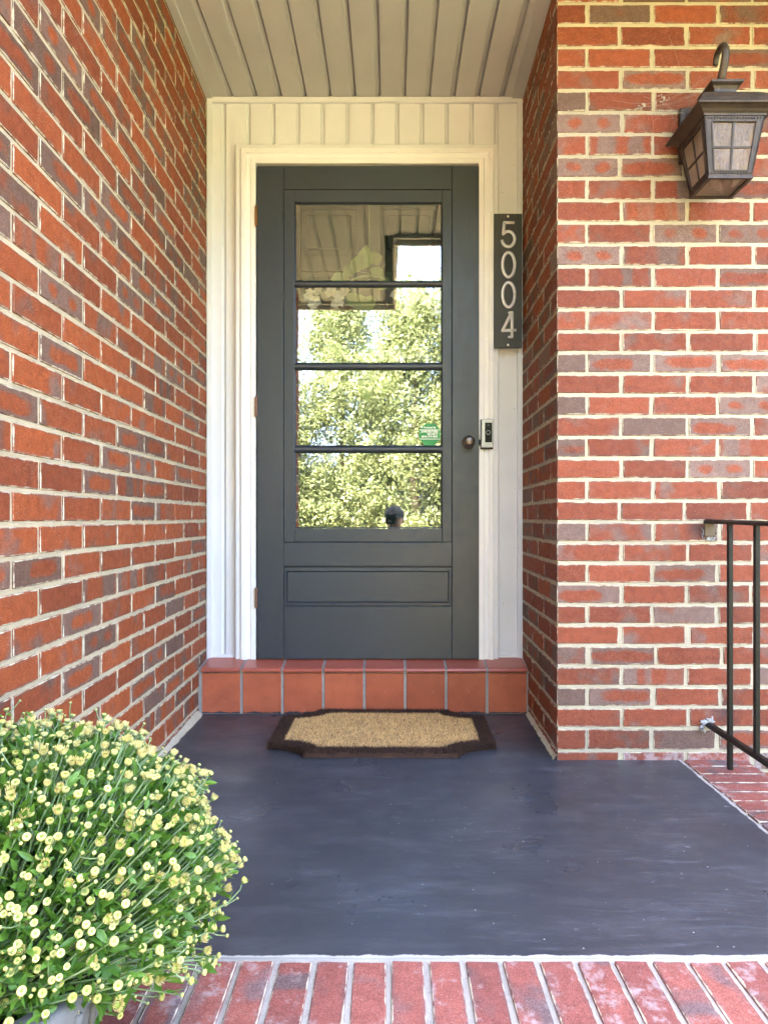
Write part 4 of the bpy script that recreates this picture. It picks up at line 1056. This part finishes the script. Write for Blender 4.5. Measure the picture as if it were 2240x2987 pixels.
for i in range(NBUD):
    u = (i + .5) / NBUD; th = i * 2.39996
    cz = 1 - 1.58 * u                               # from top to well below the equator
    cz += random.uniform(-.03, .03); cz = max(-.62, min(1, cz))
    rr = math.sqrt(max(0, 1 - cz * cz)); th += random.uniform(-.12, .12)
    d = Vector((rr * math.cos(th), rr * math.sin(th), cz))
    if d.y < -.15 and d.z < .12 and random.random() < (.88 if d.x < .25 else .35): continue
    k_ = random.gauss(1.0, .038) * (1 + .045 * math.sin(3 * th + 2) * rr + .03 * math.sin(7 * th + 9 * cz) + .025 * math.sin(11 * cz + 5 * th))
    if cz < -.1: k_ *= random.uniform(.80, 1.06)
    tip = PC + Vector((d.x * PR.x, d.y * PR.y, d.z * PR.z)) * k_
    out = Vector((d.x / PR.x, d.y / PR.y, d.z / PR.z)).normalized()
    out = (out + Vector((0, 0, .55 if cz < .4 else .15)) + Vector((random.gauss(0, .14), random.gauss(0, .14), random.gauss(0, .10)))).normalized()
    base = PB + Vector((d.x * .05, d.y * .05, 0))
    L_ = (tip - base).length
    p1 = base + Vector((d.x, d.y, abs(cz) * .4 + .35)).normalized() * L_ * .45
    p2 = tip - out * random.uniform(.035, .065) + Vector((random.gauss(0, .010), random.gauss(0, .010), random.gauss(0, .008)))
    pts = []
    for t_ in (.42, .62, .80, .92, 1.0):
        a_ = base.lerp(p1, t_).lerp(p1.lerp(p2, t_), t_); b_ = p1.lerp(p2, t_).lerp(p2.lerp(tip, t_), t_); pts.append(a_.lerp(b_, t_))
    pts[-1] = tip - out * .004
    r0 = random.uniform(.00095, .0013)
    stems.tube([p - PB for p in pts], [r0 * 1.15, r0 * 1.1, r0, r0 * .9, r0 * .9], 5, cap=False)
    kd = random.choices(('ring', 'closed', 'open'), (.62, .25, .13 if cz < .3 else .30))[0]
    s_ = random.uniform(.54, .80) * (1 if kd != 'closed' else .85)
    buds.append((tip, out, kd, s_))
    # side buds
    if random.random() < .22:
        o2 = (out + Vector((random.gauss(0, .5), random.gauss(0, .5), random.gauss(0, .4)))).normalized(); st = pts[-2]; t2 = st + o2 * random.uniform(.018, .035)
        stems.tube([st - PB, (st + t2) / 2 - PB + Vector((0, 0, -.002)), t2 - PB], .0009, 4, cap=False); buds.append((t2, o2, 'closed', random.uniform(.38, .6)))
    for _ in range(5):
        t_ = random.random(); ii = random.choice((0, 1, 1, 2, 2, 3)); p = pts[ii].lerp(pts[ii+1], t_)
        dd = (out * .8 + Vector((random.gauss(0, .6), random.gauss(0, .6), random.gauss(0, .45)))).normalized()
        place_leaf(leaves, p - PB, dd, random.uniform(.014, .028) * (1 if ii < 3 else .5))
for i in range(20000):                                # filling leaves inside the dome
    d = Vector((random.gauss(0, 1), random.gauss(0, 1), random.gauss(0, 1))).normalized()
    if d.z < -.62: continue
    k_ = random.uniform(.5, .93)
    p = PC + Vector((d.x * PR.x, d.y * PR.y, d.z * PR.z)) * k_
    if p.z < RIMZ - .01 or (d.y < -.1 and d.z < .10 and random.random() < (.90 if d.x < .25 else .3)): continue
    place_leaf(leaves, p - PB, (d + Vector((random.gauss(0, .5), random.gauss(0, .5), random.gauss(0, .4) + .2))).normalized(), random.uniform(.013, .027))
# parts: buds that show largest
def bud_view(b_):
    q = proj(b_[0]); 
    if q is None or not (-10 < q[0] < 2250 and -10 < q[1] < 2995): return -1
    vd = (Vector((0, 0, CZ)) - b_[0]); facing = vd.normalized().dot((b_[0] - PC).normalized())
    return (facing + .45) / vd.length * b_[3] if facing > -.35 else -1
order = sorted(range(len(buds)), key=lambda i: -bud_view(buds[i]))
for rank, i in enumerate(order):
    tip, out, kd, s_ = buds[i]; a_, b_, c_ = frame_from(out)
    Mx = Matrix((a_, b_, c_)).transposed()
    vi = random.randrange(3)
    if rank < 298 and bud_view(buds[i]) > 0:
        o = link('flower_bud', bud_m[kd][vi], mum); o.location = tip - PB; o.rotation_euler = (Mx @ Matrix.Rotation(random.uniform(0, 6.28), 3, 'Z')).to_euler(); o.scale = (s_,) * 3
    else:
        g_ = bud_g[kd][vi]
        mp = {'open': (0, 3, 2)}.get(kd, (0, 1, 2)); base = len(budrest.v)
        budrest.v += [tuple((tip - PB) + Mx @ (Vector(v) * s_)) for v in g_.v]; budrest.f += [tuple(k + base for k in f_) for f_ in g_.f]; budrest.m += [mp[k] for k in g_.m]
tag(budrest.build('small_buds', [M_SEPAL, M_BUDR, M_BUDC, M_PETAL], mum, True), kind='stuff')
tag(stems.build('stems', M_STEM, mum, True), kind='stuff')
tag(leaves.build('foliage', M_MUM, mum), kind='stuff')
# lobed lower leaves, each a part
lobe = []
for v_ in range(3):
    m = MB(); half = [(0, 0), (.05, .12), (.10, .28), (.26, .36), (.34, .50), (.22, .56), (.34, .70), (.30, .82), (.16, .80), (.12, .95), (0, 1.0)]
    half = [(x_ * random.uniform(.85, 1.15), y_) for x_, y_ in half]
    nL = len(half); vs = [(0, y_, -.22 * y_ * y_) for _, y_ in half] + [(x_, y_, -.22 * y_ * y_ + .18 * x_) for x_, y_ in half] + [(-x_ * .95, y_, -.22 * y_ * y_ + .18 * x_) for x_, y_ in half]
    m.add(vs, [(i, nL + i, nL + i + 1, i + 1) for i in range(nL - 1)] + [(i, i + 1, 2*nL + i + 1, 2*nL + i) for i in range(nL - 1)])
    lobe.append(m.mesh('leaf', M_MUMBIG, True))
def place_lobed(p, d, L_):
    up = Vector((random.uniform(-.5, .5), -.6 + random.uniform(-.4, .4), 1)); x_ = d.cross(up).normalized(); z_ = x_.cross(d).normalized()
    o = link('leaf', random.choice(lobe), mum); o.location = p - PB; o.rotation_euler = Matrix((x_, d, z_)).transposed().to_euler(); o.scale = (L_,) * 3
for i in range(130):
    th = random.uniform(-2.9, .75); cz = random.uniform(-.42, .10); rr = math.sqrt(1 - cz * cz); d = Vector((rr * math.cos(th), rr * math.sin(th), cz))
    p = PC + Vector((d.x * PR.x, d.y * PR.y, d.z * PR.z)) * random.uniform(.55, .86)
    place_lobed(p, (Vector((d.x, d.y, random.uniform(-.9, .2)))).normalized(), random.uniform(.022, .038))

# ------------------------------------------------------------------ garden trees seen mirrored in the glass
def crown_mesh(h, rad, nshoot, nleaf, lf):
    m = MB(); vs = []; fs = []; sh = []
    for i in range(nshoot):
        z0 = random.uniform(.02, .80) * h; a_ = random.uniform(0, 6.283)
        env = rad * (1 - (z0 / h) ** 2.2) + .12
        st = Vector((math.cos(a_), math.sin(a_), 0)) * random.uniform(.1, .55) * env + Vector((0, 0, z0))
        out = Vector((math.cos(a_), math.sin(a_), 0)) * random.uniform(.2, .75) * env
        en = st + out + Vector((0, 0, random.uniform(.25, .55) + .25 * (z0 / h)))* 1.0
        if z0 > .6 * h: en = st + out * .35 + Vector((0, 0, random.uniform(.5, 1.0)))
        sh.append((st, en))
    for i in range(nleaf):
        st, en = random.choice(sh); t_ = random.random(); p = st.lerp(en, t_); rr = .20 * (1.05 - t_) + .03
        p = p + Vector((random.gauss(0, rr), random.gauss(0, rr), random.gauss(0, rr * .7)))
        L_ = lf * random.uniform(.7, 1.3); d = Vector((random.gauss(0, 1), random.gauss(0, 1), random.gauss(0, .8))).normalized(); x_ = d.orthogonal().normalized()
        x_ = Quaternion(d, random.uniform(0, 6.28)) @ x_; i0 = len(vs)
        vs += [p, p + d * L_ * .5 + x_ * L_ * .33, p + d * L_, p + d * L_ * .5 - x_ * L_ * .33]; fs.append((i0, i0+1, i0+2, i0+3))
    m.v = [tuple(v) for v in vs]; m.f = fs; m.m = [0] * len(fs); return m.mesh('crown', M_TREE)
crowns = [crown_mesh(4.7, 1.3, 150, 56000, .055), crown_mesh(5.2, 1.1, 120, 50000, .052)]
trunkm = MB().tube([(0, 0, -.1), (.02, 0, .6), (-.02, .01, 1.6), (0, 0, 3.0), (0, 0, 4.0)], [.09, .075, .06, .035, .01], 8).mesh('trunk', M_BARK, True)
tl_ = [(-5.6, -6.6, 1.0, 'broad leafy tree at the far left of the garden row'), (-3.9, -7.3, 1.05, 'dense leafy tree second from the left in the garden row'), (-2.3, -6.7, .98, 'leafy garden tree mirrored at the left edge of the door glass'),
       (-.9, -7.2, 1.06, 'upright leafy tree mirrored in the middle of the door glass'), (.45, -6.8, 1.10, 'tall bushy tree mirrored right of centre in the door glass'), (1.8, -7.1, 1.18, 'tallest leafy tree, mirrored at the right edge of the glass'), (3.4, -6.7, 1.0, 'rounded leafy tree just right of the mirrored ones'), (5.1, -7.2, 1.05, 'broad leafy tree at the far right of the garden row')]
for i, (x_, y_, s_, lab) in enumerate(tl_):
    t_ = thing('garden_tree', lab, 'tree', (x_, y_, -.40), random.uniform(0, 6.28), 'row of leafy trees across the front garden')
    c_ = link('crown', crowns[i % 2], t_); k_ = link('trunk', trunkm, t_); t_.scale = (s_ * 1.04, s_ * 1.04, s_ * random.uniform(1.06, 1.13))

# ------------------------------------------------------------------ photographer and tripod (seen only as a reflection)
def skin(name, verts, edges, radii, mat, parent, root=0, sub=2):
    me = bpy.data.meshes.new(name); me.from_pydata(verts, edges, []); o = bpy.data.objects.new('tmp', me); COL.objects.link(o)
    md = o.modifiers.new('s', 'SKIN'); 
    for i, r_ in enumerate(radii):
        sv = me.skin_vertices[0].data[i]; sv.radius = (r_, r_) if not isinstance(r_, tuple) else r_; sv.use_root = (i == root)
    sb = o.modifiers.new('d', 'SUBSURF'); sb.levels = sub; sb.render_levels = sub
    dg = bpy.context.evaluated_depsgraph_get(); dg.update(); out = bpy.data.meshes.new_from_object(o.evaluated_get(dg)); bpy.data.objects.remove(o)
    out.name = name; out.materials.clear(); out.materials.append(mat); out.shade_smooth(); return link(name, out, parent)
pp = thing('person', 'kneeling photographer in dark cap and navy shirt, mirrored in the lowest door pane', 'person', (.032, -.40, -.36))
B = [(0, 0, .52), (0, .01, .66), (0, .01, .82), (0, .02, .93), (0, .04, .99), (0, .06, 1.06), (0, .07, 1.15),      # 0 pelvis .. 6 head
     (-.10, .01, .46), (-.12, .06, .10), (-.12, -.32, .06), (-.12, -.40, .10), (.10, .01, .46), (.12, .06, .10), (.12, -.32, .06), (.12, -.40, .10),
     (-.17, .01, .90), (-.24, .08, .70), (-.13, .26, .80), (.17, .01, .90), (.24, .08, .70), (.06, .26, .80), (-.11, .30, .83), (.045, .30, .83)]
E = [(0,1),(1,2),(2,3),(3,4),(4,5),(5,6),(0,7),(7,8),(8,9),(9,10),(0,11),(11,12),(12,13),(13,14),(3,15),(15,16),(16,17),(17,21),(3,18),(18,19),(19,20),(20,22)]
Rr = [.13, .125, .135, .12, .06, .058, .06, .095, .065, .05, .04, .095, .065, .05, .04, .06, .045, .032, .06, .045, .032, .028, .028]
body = skin('body', B, E, Rr, M_CLOTH, pp)
MB().lathe([(.001, -.125), (.035, -.118), (.058, -.09), (.072, -.04), (.078, .01), (.076, .05), (.062, .09), (.035, .112), (.001, .12)], 24, 0, Matrix.Translation((0, .075, 1.125)) @ Matrix.Diagonal((1, 1.2, .93, 1))).build('head', M_SKIN, pp, True)
m = MB().lathe([(.010, -.014), (.014, -.004), (.010, .010), (.001, .018)], 10, 0, Matrix.Translation((0, .168, 1.115)) @ Matrix.Diagonal((1, 1, 1.3, 1)))
for s_ in (-1, 1):
    m.lathe([(.001, -.02), (.012, -.014), (.016, 0), (.012, .016), (.001, .022)], 10, 0, Matrix.Translation((s_ * .080, .07, 1.12)) @ Matrix.Diagonal((.5, 1, 1.3, 1)))
    m.lathe([(.001, -.008), (.007, -.004), (.008, 0), (.007, .004), (.001, .008)], 10, 0, Matrix.Translation((s_ * .030, .152, 1.135)))
m.build('face_features', M_SKIN, pp, True)
m = MB().lathe([(.088, .0), (.090, .02), (.084, .055), (.062, .085), (.03, .099), (.001, .102)], 24, 0, Matrix.Translation((0, .072, 1.148)) @ Matrix.Diagonal((1, 1.18, 1, 1)))
vs = []; NB = 14
for i in range(NB + 1):
    a_ = math.pi * (.12 + .76 * i / NB)
    for r_, z_ in ((.86, .0), (1.0, -.002)): pass
    vs += [(.082 * math.cos(a_), .072 + .10 * math.sin(a_), 1.152), (.082 * math.cos(a_) * 1.05, .072 + .17 * math.sin(a_), 1.142), (.082 * math.cos(a_) * 1.05, .072 + .17 * math.sin(a_), 1.147), (.082 * math.cos(a_), .072 + .10 * math.sin(a_), 1.158)]
m.add(vs, [(i*4+k, i*4+(k+1) % 4, (i+1)*4+(k+1) % 4, (i+1)*4+k) for i in range(NB) for k in range(4)])
m.build('cap', M_CAP, pp, True)
for s_, hx in ((-1, -.11), (1, .045)):
    V = [(hx, .30, .83), (hx, .335, .845)]; Ee = [(0, 1)]; Rd = [.024, .028]
    for j, (fx_, fl_) in enumerate(((-.024, .055), (-.008, .065), (.008, .062), (.023, .05))):
        i0 = len(V); V += [(hx + fx_, .36, .85), (hx + fx_ * 1.05, .36 + fl_ * .5, .862), (hx + fx_ * 1.0 - s_ * .012, .36 + fl_ * .8, .852)]; Ee += [(1, i0), (i0, i0+1), (i0+1, i0+2)]; Rd += [.0095, .0085, .0075]
    i0 = len(V); V += [(hx - s_ * .030, .335, .86), (hx - s_ * .045, .36, .872)]; Ee += [(0, i0), (i0, i0+1)]; Rd += [.011, .009]
    skin('hand', V, Ee, Rd, M_SKIN, pp, 0, 1)
tp = thing('tripod', 'black tripod carrying a camera in front of the kneeling photographer', 'tripod', (0, -.12, -.36))
boxo('camera_body', -.042, .042, -.04, .03, 1.09, 1.185, M_BLACKG, tp, .008)
MB().lathe([(.001, 0), (.034, 0), (.036, .06), (.033, .062), (.030, .055), (.001, .05)], 24, 0, Matrix.Translation((0, .03, 1.142)) @ Matrix.Rotation(R(-90), 4, 'X')).build('lens', M_BLACKG, tp, True)
MB().tube([(0, 0, .72), (0, 0, 1.088)], .014, 10).build('centre_column', M_IRON, tp)
for k in range(3):
    a_ = R(90 + 120 * k + 60); MB().tube([(.03 * math.cos(a_), .03 * math.sin(a_), .86), (.34 * math.cos(a_), .34 * math.sin(a_), 0.006)], [.012, .008], 8).build('leg', M_IRON, tp)
print('objects', len(SC.objects))
